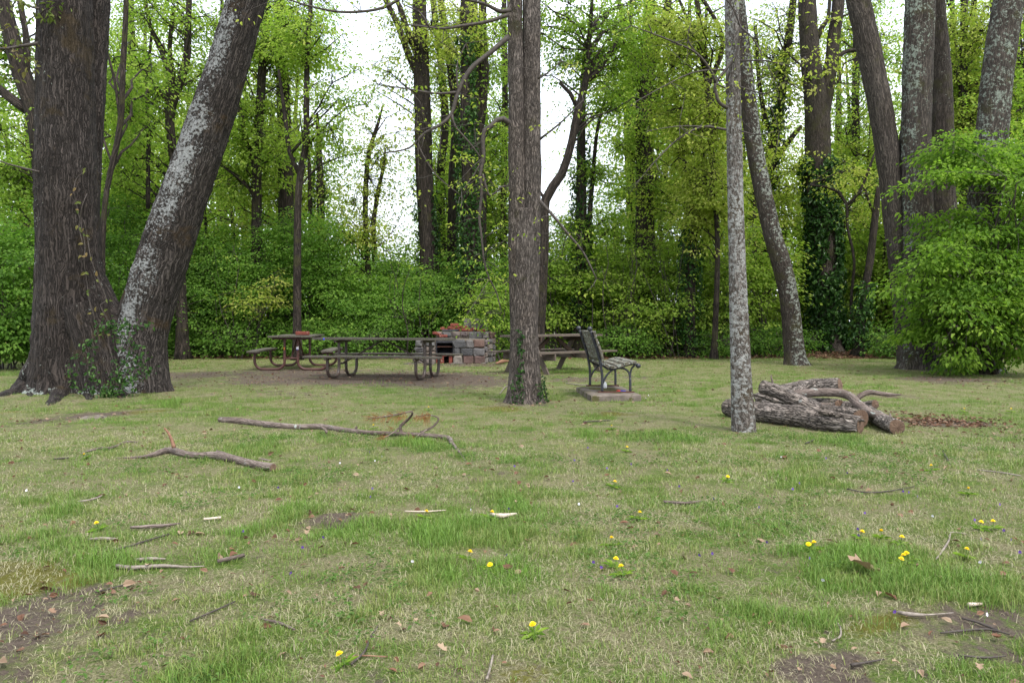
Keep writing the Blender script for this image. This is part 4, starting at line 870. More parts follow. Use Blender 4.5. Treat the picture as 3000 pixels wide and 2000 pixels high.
sp = [shrub('woodland_shrub', 'x', [((0, 0, 1.5), (1.6, 1.4, 1.5))], ncl=420, seed=421, stems=14, gap=.42, group='shrubs along the wood edge'),
      shrub('woodland_shrub', 'x', [((.3, 0, 1.2), (1.9, 1.3, .62)), ((-.6, 0, 2.1), (1., 1., 1.))], ncl=400, seed=422, stems=14, gap=.44, group='shrubs along the wood edge'),
      shrub('woodland_shrub', 'x', [((0, 0, 1.8), (1.3, 1.2, 1.9))], leaf='spring', ncl=330, seed=423, stems=16, gap=.46, group='shrubs along the wood edge'),
      shrub('woodland_shrub', 'x', [((0, 0, .5), (1.3, 1.0, .6))], ncl=170, seed=424, stems=10, gap=.40, group='shrubs along the wood edge')]
SH = [(-40, 24, 1.2, 0, 'at the far left edge'), (75, 26, 1.3, 1, 'behind the massive left trunk'), (230, 27, 1.4, 0, 'behind the fork gap of the twin tree'), (340, 27, 1.3, 1, 'behind the leaning left trunk'), (395, 24.2, .9, 3, 'at the foot of the leaning left trunk'),
      (470, 29.5, 1.3, 2, 'over the dark shaded shrub'), (500, 24., 1., 3, 'low before the dark shaded shrub'), (600, 24.2, 1., 3, 'low left of the small picnic table'), (760, 24, 1., 3, 'low behind the middle picnic table'), (880, 28.5, 1., 1, 'right shoulder of the dome shrub'),
      (870, 24, 1., 3, 'low left of the stone fireplace'), (960, 29, 1.25, 0, 'behind the thick dark trunk foot'), (1060, 28.5, 1.2, 2, 'behind the ivy column foot'), (1180, 26, 1.15, 1, 'behind the foot of the centre tree'), (1180, 23.7, .8, 3, 'low right of the stone fireplace'),
      (1270, 25, 1.2, 0, 'behind the wooden picnic table, left part'), (1360, 26, 1.15, 2, 'above the bench backrest'), (1430, 25, 1.1, 1, 'right of the wooden picnic table'), (1500, 27, 1.25, 0, 'at the foot of the broad dark trunk'), (1440, 24.2, .9, 3, 'low at the brown leaf heap'),
      (1560, 25.6, 1.1, 2, 'thin stemmed, left of the crooked ivy stem'), (1640, 25, 1.2, 1, 'left of the slim lichen tree'), (1640, 24, .8, 3, 'low left of the slim lichen tree'), (1720, 26, 1.2, 0, 'between slim lichen tree and leaning tree'), (1780, 24.6, .9, 3, 'low at the foot of the leaning tree'),
      (1825, 28.5, 1., 1, 'left of the ivy clad trunk foot'), (1970, 28.5, 1.1, 2, 'right of the ivy clad trunk foot'), (1900, 28.6, .7, 3, 'low behind of the ivy clad trunk'), (2010, 28.5, 1.2, 0, 'behind the pale leaning snag'), (2060, 23.6, .9, 3, 'low left of the straight grey trunk'), (2050, 28, 1.4, 1, 'behind the slanting grey trunk'),
      (2170, 26, 1.5, 0, 'behind the dark trunk'), (2280, 25, 1.5, 1, 'behind the bright bush'), (2380, 24, 1.6, 2, 'at the far right edge'), (1300, 30, 1.2, 2, 'farther back right of the centre tree'), (1420, 31, 1.5, 2, 'farther back left of the broad dark trunk'), (1590, 30, 1.4, 2, 'farther back by the crooked ivy stem'),
      (1820, 31, 1.6, 2, 'farther back right of the leaning tree'), (700, 30, 1.3, 2, 'farther back above the dome shrub'), (560, 31, 1.5, 2, 'farther back right of the leaning trunk'), (150, 30, 1.8, 2, 'farther back left of the twin tree fork'), (1050, 32, 1.2, 2, 'farther back above the fireplace'), (860, 33, 1.3, 2, 'farther back under the sky gap'), (1950, 32, 1.5, 2, 'farther back left of the slanting trunk'),
      (1240, 33, 1.1, 2, 'farther back behind the centre trunk'), (1700, 33, 1.4, 2, 'farther back behind the slim lichen tree'), (420, 33, 1.6, 2, 'farther back behind the leaning trunk'), (960, 36, 1.3, 2, 'farthest back left of the ivy column'), (770, 35, 1.2, 2, 'farthest back over the dome shrub'), (1480, 36, 1.4, 2, 'farthest back behind the broad dark trunk'), (1350, 37, 1.3, 2, 'farthest back behind the black bent tree')]
adj = ['rounded green shrub', 'spreading green shrub', 'upright yellow green shrub', 'low green undergrowth bush']
sp.append(shrub('woodland_shrub', 'x', [((.2, 0, 1.3), (1.8, 1.3, 1.1)), ((-.5, 0, 2.4), (1.1, 1., .9))], leaf='spring', ncl=380, seed=426, stems=14, gap=.46, group='shrubs along the wood edge'))
adj.append('spreading lime green shrub')
used = set()
for i, (x, D, s, k, where) in enumerate(SH):
    if k in (0, 1) and (x > 1190 or i % 4 == 0): k = 4 if i % 3 else 2
    o = sp[k] if k not in used else copy_tree(sp[k]); used.add(k)
    p = P(x, 736, D); o.location = (p[0], p[1], gzs(p[0], p[1])); o.rotation_euler = (0, 0, rng.random() * 6.28)
    o.scale = (s * rng.uniform(.95, 1.15), s * rng.uniform(.95, 1.15), s * rng.uniform(.9, 1.1)); o['label'] = adj[k] + ' ' + where

# tall bare sapling stems rising in the undergrowth
for i, (x, D, lab) in enumerate([(1395, 24.5, 'thin bare sapling stems leaning left behind the bench'), (1545, 24.2, 'thin upright sapling stems right of the brown leaf heap'), (1690, 24.8, 'thin sapling stems behind the slim lichen tree'), (930, 24.3, 'thin stems left of the stone fireplace'), (1470, 24.4, 'thin arching stems right of the bench'), (500, 24., 'thin dark stems in the shaded shrub')]):
    b = P(x, 736, D); t = thing('sapling_clump', (b[0], b[1], 0), lab, 'sapling')
    mb = MB(); lb = MB(); tips = []
    for k in range(9):
        a = b + np.array([rng.normal(0, .35), rng.normal(0, .3), 0]); a[2] = -.05
        q = a + np.array([rng.normal(-.1, .7), rng.normal(0, .4), rng.uniform(1.6, 3.6)]); r = rng.uniform(.012, .028)
        p_ = limb(mb, a, q, r, r * .3, 6, .12, -.1, .3, seed=5); tips += list(p_[2:])
    tips = np.array(tips); mb.build('stems', M['twig'], t, smooth=True)
    sprays(lb, tips + rng.normal(0, .2, tips.shape), norm(rng.normal(0, 1, tips.shape)), 9, .2, .09); lb.build('foliage', M['spring'], t)

def under(seed, h, w, leaf, ncl):
    o = thing('understory_tree', (0, 0, 0), 'x', 'tree', 'young trees in the middle storey')
    mb = MB(); pts = [(0, 0, -.1), (.1, .05, h * .3), (-.1, .1, h * .6), (.15, 0, h * .95)]; tube(mb, pts, [.08, .06, .045, .015], 8, .3, .05, flare=(.2, .5, 5, 1))
    els = [((0, 0, h * .45), (w, w * .9, h * .16), ncl // 4), ((w * .25, 0, h * .65), (w * .9, w * .8, h * .17), ncl // 3), ((-w * .2, 0, h * .86), (w * .7, w * .7, h * .16), ncl // 3), ((0, 0, h * .28), (w * .8, w * .7, h * .1), ncl // 8)]
    cl, ou = crown_clusters(els, seed, .5)
    for q in cl[rng.choice(len(cl), 30, replace=False)]:
        zt = max(h * .15, q[2] - .3 * np.hypot(q[0], q[1]) - .2); limb(mb, (0, .05, zt), q, .022, .006, 5, .1, .05, .3, seed=3)
    lb = MB(); sprays(lb, cl, ou, 11, .3, .105, flat=.18, droop=.15)
    mb.build('trunk', M['bark_bg'], o, smooth=True); lb.build('crown', M[leaf], o); return o
up_ = [under(501, 6.5, 2., 'spring', 330), under(502, 8., 2.2, 'yellow', 300), under(503, 5., 1.9, 'spring', 300), under(504, 9.5, 2.3, 'spring', 380)]
UN = [(-30, 25, 1., 3, 'at the far left edge'), (50, 29, 1.2, 0, 'left of the massive left trunk'), (240, 28, 1.1, 3, 'seen through the twin tree fork'), (300, 32, 1.2, 1, 'deep in the twin tree fork gap'), (350, 25, 1.05, 2, 'half hidden by the leaning left trunk'), (470, 26, 1., 0, 'just right of the leaning left trunk'),
      (530, 30, 1.15, 3, 'behind the leafy maple'), (600, 28, 1., 1, 'left of the straight dark trunk'), (700, 31, .9, 0, 'behind the Y shaped tree'), (770, 33, .75, 2, 'low in the sky gap right of the ivy post'), (900, 33, .75, 2, 'low in the sky gap left of the thick dark trunk'), (830, 36, .7, 1, 'smallest, deep in the sky gap'),
      (1030, 29, .95, 0, 'between slender and crooked trunks'), (1120, 30, 1.05, 1, 'behind the grey splitting trunk'), (1060, 34, 1.1, 3, 'deep behind the ivy column'), (1200, 29, .9, 2, 'directly behind the centre tree'), (1290, 32, .8, 0, 'below the black bent tree'), (1390, 31, .7, 2, 'between bent and broad dark trunks'),
      (1450, 29, 1., 0, 'left of the broad dark trunk'), (1520, 30, 1.15, 3, 'right of the broad dark trunk'), (1570, 26, 1., 1, 'above the arching sapling stems'), (1640, 28, 1.1, 0, 'left of the slim lichen tree'), (1700, 31, 1.2, 3, 'behind the slim lichen tree'), (1740, 27, .95, 1, 'between slim and leaning trees'),
      (1800, 29, 1., 2, 'behind the leaning mottled tree'), (1840, 33, 1.2, 1, 'left of the forked tree'), (1930, 29, 1., 0, 'right of the forked tree'), (1990, 31, 1.15, 1, 'behind the pale leaning snag'), (2040, 27, 1.1, 2, 'left of the joined grey trunks'), (2160, 27, 1.15, 3, 'behind the dark trunk'), (2220, 24, 1., 0, 'between the dark trunk and lichen trunk'), (2350, 25, 1.1, 3, 'at the far right edge')]
adj2 = ['light green young tree', 'tall yellow green young tree', 'short bushy young tree', 'tallest kind of light green young tree']
used = set()
for i, (x, D, s, k, where) in enumerate(UN):
    o = up_[k] if k not in used else copy_tree(up_[k]); used.add(k)
    p = P(x, 736, D); o.location = (p[0], p[1], gzs(p[0], p[1])); o.rotation_euler = (0, 0, rng.random() * 6.28); o.scale = (s, s, s * rng.uniform(.92, 1.1)); o['label'] = adj2[k] + ' ' + where

# pale house glimpsed through the leaves
hb = P(1345, 736, 58); th = thing('house', (hb[0], 58, 0), 'pale house with grey roof glimpsed through the shrubs behind the wooden table', 'house')
mb = MB(); box(mb, (hb[0], 60.5, 1.6), (9, 5, 3.2)); M['wallh'] = simplemat('pale_siding', (.6, .6, .58), (.7, .7, .68), 3, .8, .1, stretch=(.1, .1, 20)); mb.build('wall', M['wallh'], th)
M['roofh'] = simplemat('grey_shingles', (.25, .25, .27), (.38, .38, .4), 10, .9, .3)
mb = MB(); x0, x1 = hb[0] - 4.8, hb[0] + 4.8
for dz in (0,):
    V = [(x0, 57.6, 3.2), (x1, 57.6, 3.2), (x1, 60.5, 4.9), (x0, 60.5, 4.9), (x0, 63.4, 3.2), (x1, 63.4, 3.2), (x0, 57.6, 3.05), (x1, 57.6, 3.05), (x0, 63.4, 3.05), (x1, 63.4, 3.05)]
    mb.add(V, [[0, 1, 2, 3], [3, 2, 5, 4], [6, 7, 1, 0], [4, 5, 9, 8]], 0); mb.more([[0, 3, 4], [1, 5, 2]])
mb.build('roof', M['roofh'], th)
M['glass'] = simplemat('dark_glass', (.03, .035, .04), (.05, .055, .06), 2, .1, 0, spec=.8)
for dx in (-2.6, 0.2, 2.7):
    w = MB(); box(w, (hb[0] + dx, 57.96, 1.9), (1.1, .1, 1.3)); wo_ = w.build('window', M['white'], th)
    w = MB(); box(w, (hb[0] + dx, 57.89, 1.9), (.9, .04, 1.1)); po = w.build('pane', M['glass'], th); po.parent = wo_
print('vegetation done')

# ------------------------------------------------------------------ picnic tables
def rot2(u, v, th, c): return (c[0] + u * math.cos(th) - v * math.sin(th), c[1] + u * math.sin(th) + v * math.cos(th))
def plank_set(name, parent, c, th, L, vs, wd, z, thick, mat, warp=.0, du=None):
    mb = MB()
    for i, v in enumerate(vs):
        nseg = 12; us = np.linspace(-L / 2, L / 2, nseg + 1) + (rng.normal(0, .012) if du is None else du)
        wz = warp * np.sin(np.linspace(0, 3.1, nseg + 1) + i) + rng.normal(0, .002, nseg + 1)
        V = []
        for k, u in enumerate(us):
            for sv, sz in ((-1, -1), (1, -1), (1, 1), (-1, 1)):
                x, y = rot2(u, v + sv * (wd / 2 - .003), th, c); V.append((x, y, z + wz[k] + (thick if sz > 0 else 0) - (.004 if sz > 0 else 0)))
        V = np.array(V); F = []
        for k in range(nseg):
            for q in range(4): F.append([k * 4 + q, k * 4 + (q + 1) % 4, (k + 1) * 4 + (q + 1) % 4, (k + 1) * 4 + q])
        F.append([3, 2, 1, 0]); F.append([nseg * 4 + q for q in range(4)])
        uu = np.repeat(us, 4) + i * 3.7; vv = np.tile([-wd / 2, wd / 2, wd / 2, -wd / 2], nseg + 1) + v; zz = np.tile([0, 0, thick, thick], nseg + 1)
        mb.add(V, F, 0, bk=np.stack([uu, vv + z, zz], -1), lich=np.full(len(V), .5))
    return mb.build(name, mat, parent)

def pipe_table(label, c, th, L, top_w, bench_v, inner_v, fu, pipe, zt=.76, zb=.44, sticker=False, blue=False, pr=.029):
    zg = gzs(c[0], c[1])
    t = thing('picnic_table', (c[0], c[1], zg), label, 'picnic table', 'picnic tables')
    nb = 4; w = top_w / nb
    plank_set('tabletop', t, c, th, L, [-top_w / 2 + w * (i + .5) for i in range(nb)], w, zt - .04 + zg, .04, M['board'], .006)
    for s in (-1, 1): plank_set('bench_seat', t, c, th, L, [s * bench_v - .07 * 0], .25, zb - .038 + zg, .038, M['board'], .008)
    for su in (-1, 1):
        for s in (-1, 1):
            r = .17; pts = [(s * inner_v, zt - .05)]
            pts += [(s * inner_v, .45), (s * inner_v, r + .05)]
            for a in (20, 45, 70): pts.append((s * (inner_v + r - r * math.cos(math.radians(a))), pr + r - r * math.sin(math.radians(a))))
            pts.append((s * (inner_v + r + .02), pr)); pts.append((s * (bench_v - r - .02), pr))
            for a in (70, 45, 20): pts.append((s * (bench_v - r + r * math.cos(math.radians(a))), pr + r - r * math.sin(math.radians(a))))
            pts += [(s * bench_v, r + .05), (s * bench_v, zb - .045)]
            W = []
            for v, z in pts:
                x, y = rot2(su * fu, v, th, c); W.append((x, y, z + gzs(x, y) * .6 + zg * .4))
            mb = MB(); tube(mb, W, np.full(len(W), pr), 14, .03); mb.build('leg', M[pipe], t, smooth=True)
        mb = MB(); x, y = rot2(su * fu, 0, th, c); box(mb, (x, y, zt - .065 + zg), (.05, top_w * .9, .045), rz=th, bev=.006)
        for s in (-1, 1):
            x, y = rot2(su * fu, s * bench_v, th, c); box(mb, (x, y, zb - .06 + zg), (.05, .23, .04), rz=th, bev=.006)
        mb.build('support_bracket', M[pipe], t)
        mb = MB(); a = rot2(su * fu, -inner_v, th, c); b = rot2(su * fu, inner_v, th, c); tube(mb, [(*a, .27 + zg), (*b, .27 + zg)], [.02, .02], 10, .2)
        mb.build('crossbar', M[pipe], t, smooth=True)
        mb = MB(); a = rot2(su * .06, 0, th, c); b = rot2(su * (fu - .02), 0, th, c); tube(mb, [(*a, zt - .06 + zg), (*b, .28 + zg)], [.017, .017], 10, .3)
        mb.build('brace', M[pipe], t, smooth=True)
    if sticker:
        x, y = rot2(-fu, -inner_v, th, c); a = min((rot2(-fu, s * inner_v, th, c) for s in (-1, 1)), key=lambda q: -q[0])
        mb = MB(); box(mb, (a[0], a[1] - pr - .003, .49 + zg), (.05, .006, .06), mat=0); mb.build('sticker', M['white'], t)
        mb = MB(); box(mb, (a[0], a[1] - pr - .006, .462 + zg), (.05, .006, .01)); mb.build('sticker_stripe', M['bluep'], t)
        b = min((rot2(-fu, s * inner_v, th, c) for s in (-1, 1)), key=lambda q: q[0])
        mb = MB(); box(mb, (b[0], b[1] - pr - .002, .48 + zg), (.03, .006, .055)); mb.build('orange_mark', M['orangep'], t)
    if blue:
        x, y = rot2(-L / 2 + .25, -top_w / 2 - .003, th, c); mb = MB(); box(mb, (x, y, zt - .022 + zg), (.03, .006, .034), rz=th); mb.build('blue_mark', M['bluep'], t)
    return t
pipe_table('long picnic table with brown pipe legs in front of the stone fireplace', (-2.42, 15.7), math.radians(-13), 2.62, .78, .66, .16, .86, 'pipe_brown', blue=True)
pipe_table('smaller picnic table with red brown pipe legs and a brick on top', (-4.86, 18.75), math.radians(96), 2.3, .92, .77, .14, .92, 'pipe_red', sticker=True)
# brick on the small table
bp = P(695, 765, 18.2); mb = MB(); box(mb, (bp[0], bp[1], .76 + gzs(-4.86, 18.75) + .042), (.3, .12, .08), rz=.1, bev=.012, jit=.002)
tag(mb.build('brick', M['brick']), 'single red brick lying on the end of the small red brown picnic table', 'brick')

# wooden A-frame table
cR = (.86, 17.3); thR = math.radians(43.5); zR = gzs(*cR)
t = thing('wooden_picnic_table', (*cR, zR), 'weathered wooden A frame picnic table behind the centre tree and iron bench', 'picnic table', 'picnic tables')
plank_set('tabletop', t, cR, thR, 2.35, [-.29, -.145, 0, .145, .29], .143, .745 + zR, .042, M['aframe'], .003)
for s in (-1, 1): plank_set('bench_seat', t, cR, thR, 2.4, [s * .69, s * .69 + .13 * -s], .125, .415 + zR, .04, M['aframe'], .003)
for su in (-1, 1):
    fu = .78 * su
    for s in (-1, 1):
        a = np.array([*rot2(fu + .022 * s, s * .14, thR, cR), .745 + zR]); b = np.array([*rot2(fu + .022 * s, s * .62, thR, cR), -.02 + zR])
        mb = MB(); d = b - a; L = np.linalg.norm(d); ez = d / L; ex = np.array([math.cos(thR), math.sin(thR), 0]); ey = np.cross(ez, ex)
        V = []
        for q in (0, L):
            for i, j in ((-1, -1), (1, -1), (1, 1), (-1, 1)): V.append(a + ez * q + ex * .019 * i + ey * .075 * j)
        V = np.array(V); V[:4, 2] = .745 + zR; V[4:, 2] = zR - .02
        bkk = np.array([(q, j * .06, i * .02) for q in (0, L) for i, j in ((-1, -1), (1, -1), (1, 1), (-1, 1))])
        mb.add(V, [[0, 1, 2, 3], [7, 6, 5, 4], [0, 4, 5, 1], [1, 5, 6, 2], [2, 6, 7, 3], [3, 7, 4, 0]], 0, bk=bkk, lich=np.full(8, .5)); mb.build('leg', M['aframe'], t)
    mb = MB(); x, y = rot2(fu - .065 * su, 0, thR, cR); box(mb, (x, y, .345 + zR), (.038, 1.5, .135), rz=thR, bev=.004); mb.build('bench_support', M['aframe'], t)
    mb = MB(); x, y = rot2(fu - .065 * su, 0, thR, cR); box(mb, (x, y, .70 + zR), (.038, .72, .085), rz=thR, bev=.004); mb.build('top_support', M['aframe_red'], t)
    a = np.array([*rot2(su * .12, 0, thR, cR), .71 + zR]); b = np.array([*rot2(fu - .09 * su, 0, thR, cR), .32 + zR]); mb = MB()
    d = b - a; ang = math.atan2(d[2], np.hypot(d[0], d[1])); box(mb, tuple((a + b) / 2), (np.linalg.norm(d), .038, .085), rz=math.atan2(d[1], d[0]), ry=-ang, bev=.004); mb.build('brace', M['aframe_red'], t)

# ------------------------------------------------------------------ concrete slab and iron bench
sx0, sx1, sy0, sy1 = SLAB; ztop = .09
mb = MB(); nx, ny = 14, 26
gx = np.linspace(0, 1, nx); gy = np.linspace(0, 1, ny)
FL, FR, BL, BRr = np.array([1.06, 11.02]), np.array([1.735, 11.12]), np.array([.975, 12.45]), np.array([1.67, 12.52])
V = []
for b in gy:
    for a in gx:
        q = (FL * (1 - a) + FR * a) * (1 - b) + (BL * (1 - a) + BRr * a) * b
        e = min(a, 1 - a, b, 1 - b); V.append((q[0], q[1], ztop - (.012 if e == 0 else 0) + rng.normal(0, .0015)))
V = np.array(V); id_ = np.arange(nx * ny).reshape(ny, nx)
mb.add(V, np.stack([id_[:-1, :-1], id_[:-1, 1:], id_[1:, 1:], id_[1:, :-1]], -1).reshape(-1, 4), 0)
rim = list(id_[0]) + list(id_[1:, -1]) + list(id_[-1, ::-1][1:]) + list(id_[::-1, 0][1:-1]); k = len(rim)
Vr = V[rim].copy(); Vb = Vr.copy(); Vb[:, 2] = -.08; cen = V.mean(0); Vb[:, :2] += (Vb[:, :2] - cen[:2]) * .02
Vr[:, :2] += (Vr[:, :2] - cen[:2]) * .012; Vr[:, 2] -= .006
Vm = Vr.copy(); Vm[:, 2] = .03; Vm[:, :2] += rng.normal(0, .004, (k, 2))
mb.add(np.vstack([V[rim], Vr, Vm, Vb]), np.concatenate([np.stack([np.arange(k), np.arange(k) + k, np.roll(np.arange(k), -1) + k, np.roll(np.arange(k), -1)], -1) + k * j for j in range(3)]), 0)
slab = tag(mb.build('concrete_slab', M['slab'], smooth=False), 'low mossy concrete slab under the iron bench', 'slab')
mb = MB()
for (cx_, cyy, rx, ry) in ((1.32, 11.5, .17, .12), (1.45, 11.75, .2, .16), (1.25, 12.0, .17, .2), (1.5, 11.38, .12, .05), (1.4, 12.1, .14, .12)):
    a = np.linspace(0, 2 * math.pi, 26)[:-1]; rr = 1 + .35 * (vnoise(np.stack([np.cos(a) * 2 + cx_ * 5, np.sin(a) * 2, a * 0], -1), 5) - .5) * 2
    ring = np.stack([cx_ + rx * rr * np.cos(a), cyy + ry * rr * np.sin(a), np.full(25, ztop + .002)], -1)
    V = np.vstack([ring, [(cx_, cyy, ztop + .012)]]); mb.add(V, [[i, (i + 1) % 25, 25] for i in range(25)], 0)
o = mb.build('moss', M['slabmoss'], slab)

t = thing('iron_bench', (1.4, 11.9, ztop), 'park bench with black iron end frames and mossy lichen covered slats facing right', 'bench')
yN, yF = 11.36, 12.5; xN, xF = 1.24, 1.18
def prof(pts, x0, y, r, mb, seg=8, ry=None):
    W = [(x0 + a, y, ztop + b) for a, b in pts]; tube(mb, W, np.full(len(W), r), seg, .03, seed=2)
for y, x0 in ((yN, xN), (yF, xF)):
    mb = MB()
    prof([(0, .01), (0, .12), (0, .22), (-.012, .33), (-.035, .45), (-.07, .58), (-.11, .70), (-.15, .82), (-.165, .86)], x0, y, .019, mb)
    prof([(-.01, .40), (.03, .355), (.08, .325), (.14, .32), (.21, .335), (.29, .36), (.37, .385), (.44, .392), (.48, .385)], x0, y, .014, mb)
    prof([(.385, .01), (.385, .12), (.38, .22), (.365, .275), (.33, .315), (.28, .335), (.22, .335), (.15, .315), (.1, .28), (.06, .235), (.03, .18), (.008, .13)], x0, y, .014, mb)
    prof([(.383, .2), (.39, .28), (.41, .34), (.45, .375)], x0, y, .013, mb)
    prof([(.385, .01), (.385, .2)], x0, y, .018, mb)
    for cx_, cz in ((.495, .37), (-.17, .875)):
        a = np.linspace(0, 2 * math.pi, 19)[:-1]; rr = .034
        V = np.array([(x0 + cx_ + rr * math.cos(q), y + s * .018, ztop + cz + rr * math.sin(q)) for s in (-1, 1) for q in a] + [(x0 + cx_, y - .024, ztop + cz), (x0 + cx_, y + .024, ztop + cz)])
        mb.add(V, [[i, (i + 1) % 18, 18 + (i + 1) % 18, 18 + i] for i in range(18)], 0, bk=V, lich=np.full(len(V), .5)); o_ = mb.n - len(V)
        mb.more(np.array([[(i + 1) % 18, i, 36] for i in range(18)] + [[18 + i, 18 + (i + 1) % 18, 37] for i in range(18)]) + o_)
    mb.build('end_frame', M['iron'], t, smooth=True)
    mb = MB(); box(mb, (x0 + .19, y, ztop + .008), (.5, .05, .02), bev=.004); mb.build('foot_bar', M['rust'], t)
def slat(a, z, ang, w=.085, th_=.03, ya=yN - .09, yb=yF + .06, nm='seat_slat'):
    L = yb - ya; mb = MB(); n_ = 14; V = []; B = []
    for k in range(n_ + 1):
        f = k / n_; y = ya + L * f; x0 = (xN + (xF - xN) * (y - yN) / (yF - yN)) + a
        for i, j in ((-1, -1), (1, -1), (1, 1), (-1, 1)):
            u, v = i * w / 2 + rng.normal(0, .0025), j * th_ / 2 + rng.normal(0, .002)
            V.append((x0 + u * math.cos(ang) - v * math.sin(ang), y + rng.normal(0, .006) * (k in (0, n_)), ztop + z + u * math.sin(ang) + v * math.cos(ang))); B.append((y + a * 9, u + z, v))
    F = [[k * 4 + q, (k + 1) * 4 + q, (k + 1) * 4 + (q + 1) % 4, k * 4 + (q + 1) % 4] for k in range(n_) for q in range(4)] + [[0, 1, 2, 3], [n_ * 4 + 3 - q for q in range(4)]]
    mb.add(V, F, 0, bk=B, lich=np.full(len(V), .5)); mb.build(nm, M['slat'], t)
for a, z, g in ((.05, .372, -.55), (.14, .352, -.02), (.235, .372, .2), (.325, .4, .22), (.415, .42, .1)): slat(a, z, g)
for s_, z in ((0, .50), (1, .60), (2, .70), (3, .80)):
    xx = np.interp(z, [.45, .58, .70, .82], [-.035, -.07, -.11, -.15]); slat(xx + .035, z, math.radians(107), .09, .03, nm='back_slat')
slat(.03, .445, math.radians(120), .06, .03, yN + .2, yF, nm='back_slat')
# litter under the bench
mb = MB(); tube(mb, [(1.36, 12.05, ztop + .003), (1.36, 12.05, ztop + .07), (1.36, 12.05, ztop + .085), (1.36, 12.05, ztop + .1)], [.024, .024, .012, .012], 14, .02)
tag(mb.build('plastic_bottle', M['white'], smooth=True), 'small white plastic bottle standing under the iron bench', 'bottle')
t = thing('marker_pen', (1.5, 11.42, ztop), 'red and blue plastic pen lying on the slab under the bench', 'pen')
mb = MB(); tube(mb, [(1.45, 11.44, ztop + .02), (1.5, 11.43, ztop + .02)], [.006, .006], 10, .05); mb.build('cap', M['redp'], t, smooth=True)
mb = MB(); tube(mb, [(1.5, 11.43, ztop + .02), (1.57, 11.415, ztop + .02)], [.006, .005], 10, .05); mb.build('barrel', M['bluep'], t, smooth=True)

# ------------------------------------------------------------------ stone fireplace
S = 474.; fx = lambda X: P((900 + X / 4.055) / 1.2755, 736, 20.8)[0]
yf = 20.75; t = thing('stone_fireplace', (fx(1750), yf, 0), 'low ruined stone barbecue fireplace with sooty firebox behind the long picnic table', 'fireplace')
core = MB(); st = MB()
def wall(x0, x1, z0, z1, y, rows, seedw, nrm=(0, -1), depth=.3):
    """coursed stones on a face; nrm (0,-1): faces camera, (1,0): faces right"""
    L = x1 - x0; r = np.random.default_rng(seedw); zz = z0
    hs = r.uniform(.8, 1.25, rows); hs = hs / hs.sum() * (z1 - z0)
    for h in hs:
        a = 0
        while a < L - .03:
            w = min(r.uniform(.15, .36), L - a); 
            if L - a - w < .08: w = L - a
            c = (a + w / 2); g = .010
            if nrm[0] == 0: pos = (x0 + c, y - .018, zz + h / 2); sz = (w - g * 2, .09, h - g * 2)
            else: pos = (y + .018, x0 + c, zz + h / 2); sz = (.09, w - g * 2, h - g * 2)
            n0 = st.n; box(st, pos, (sz[0], sz[1], sz[2]), bev=.026, jit=.011); m_ = st.n - n0
            st.A.setdefault('tint', []).append((n0, np.full(m_, r.random())))
            a += w
        zz += h
ax0, ax1, ax2, ax3 = fx(1285), fx(1528), fx(1738), fx(2112)
# front low wall: left pier, right pier, lintel stones over the firebox
box(core, ((ax0 + ax1) / 2, yf + .32, .30), (ax1 - ax0 - .02, .62, .62)); wall(ax0, ax1, -.02, .60, yf, 4, 1); st.build('left_pier_stone_facing', M['stone'], t); st = MB()
box(core, ((ax2 + ax3) / 2, yf + .32, .30), (ax3 - ax2 - .02, .62, .62)); wall(ax2, ax3, -.02, .60, yf, 3, 6)
wall(yf + .02, yf + .62, -.02, .60, ax3, 4, 9, (1, 0))
core.build('mortar_core', M['mortar'], t)
# rear higher block
st.build('right_pier_stone_facing', M['stone'], t)
st = MB(); core = MB(); rx0, rx1 = fx(1500), fx(2200)
box(core, ((rx0 + rx1) / 2, yf + .95, .39), (rx1 - rx0 - .02, .6, .80)); core.build('rear_core', M['mortar'], t)
wall(fx(1900), rx1, .6, .80, yf + .65, 1, 12); wall(yf + .66, yf + 1.24, -.02, .8, rx1, 5, 14, (1, 0)); wall(ax3 + .03, rx1, -.02, .6, yf + .65, 4, 15); wall(rx0, fx(1900), .66, .80, yf + .65, 1, 17)
st.build('rear_stone_facing', M['stone'], t)
mb = MB(); xm = (ax1 + ax2) / 2; w = ax2 - ax1
box(mb, (xm, yf + .3, .555), (w + .0, .5, .07), jit=.004); box(mb, (xm, yf + .55, .3), (w, .06, .44)); box(mb, (xm, yf + .3, .24), (w - .02, .5, .03))
box(mb, (ax1 + .012, yf + .3, .38), (.02, .5, .26)); box(mb, (ax2 - .012, yf + .3, .38), (.02, .5, .26)); mb.build('firebox', M['soot'], t)
mb = MB()
for i in range(9): tube(mb, [(ax1 + .03, yf + .02 + .055 * i, .42), (ax2 - .03, yf + .02 + .055 * i, .42)], [.008, .008], 6, .3)
mb.build('grate', M['rust'], t)
mb = MB()
for i in range(3): box(mb, (ax1 + .075 + i * .14, yf + .01, .22), (.13, .1, .06), bev=.008, jit=.003)
for i in range(4): 
    if i != 2: box(mb, (ax1 + .06 + i * .105, yf + .03, .1), (.085, .09, .2), bev=.008, jit=.003)
mb.build('brick_hearth', M['brick'], t)
mb = MB(); box(mb, (fx(1930), yf + 1.0, .8 + .16), (.40, .05, .34), rz=.1, bev=.006, jit=.004); box(mb, (fx(2075), yf + 1.06, .8 + .155), (.26, .05, .32), rz=-.25, bev=.006, jit=.004)
mb.build('metal_back_plate', M['chimney'], t)
mb = MB(); box(mb, (fx(1680), yf + .8, .83), (.42, .35, .05), jit=.01, bev=.01); mb.build('sooty_flue_stone', M['soot'], t)
mb = MB()
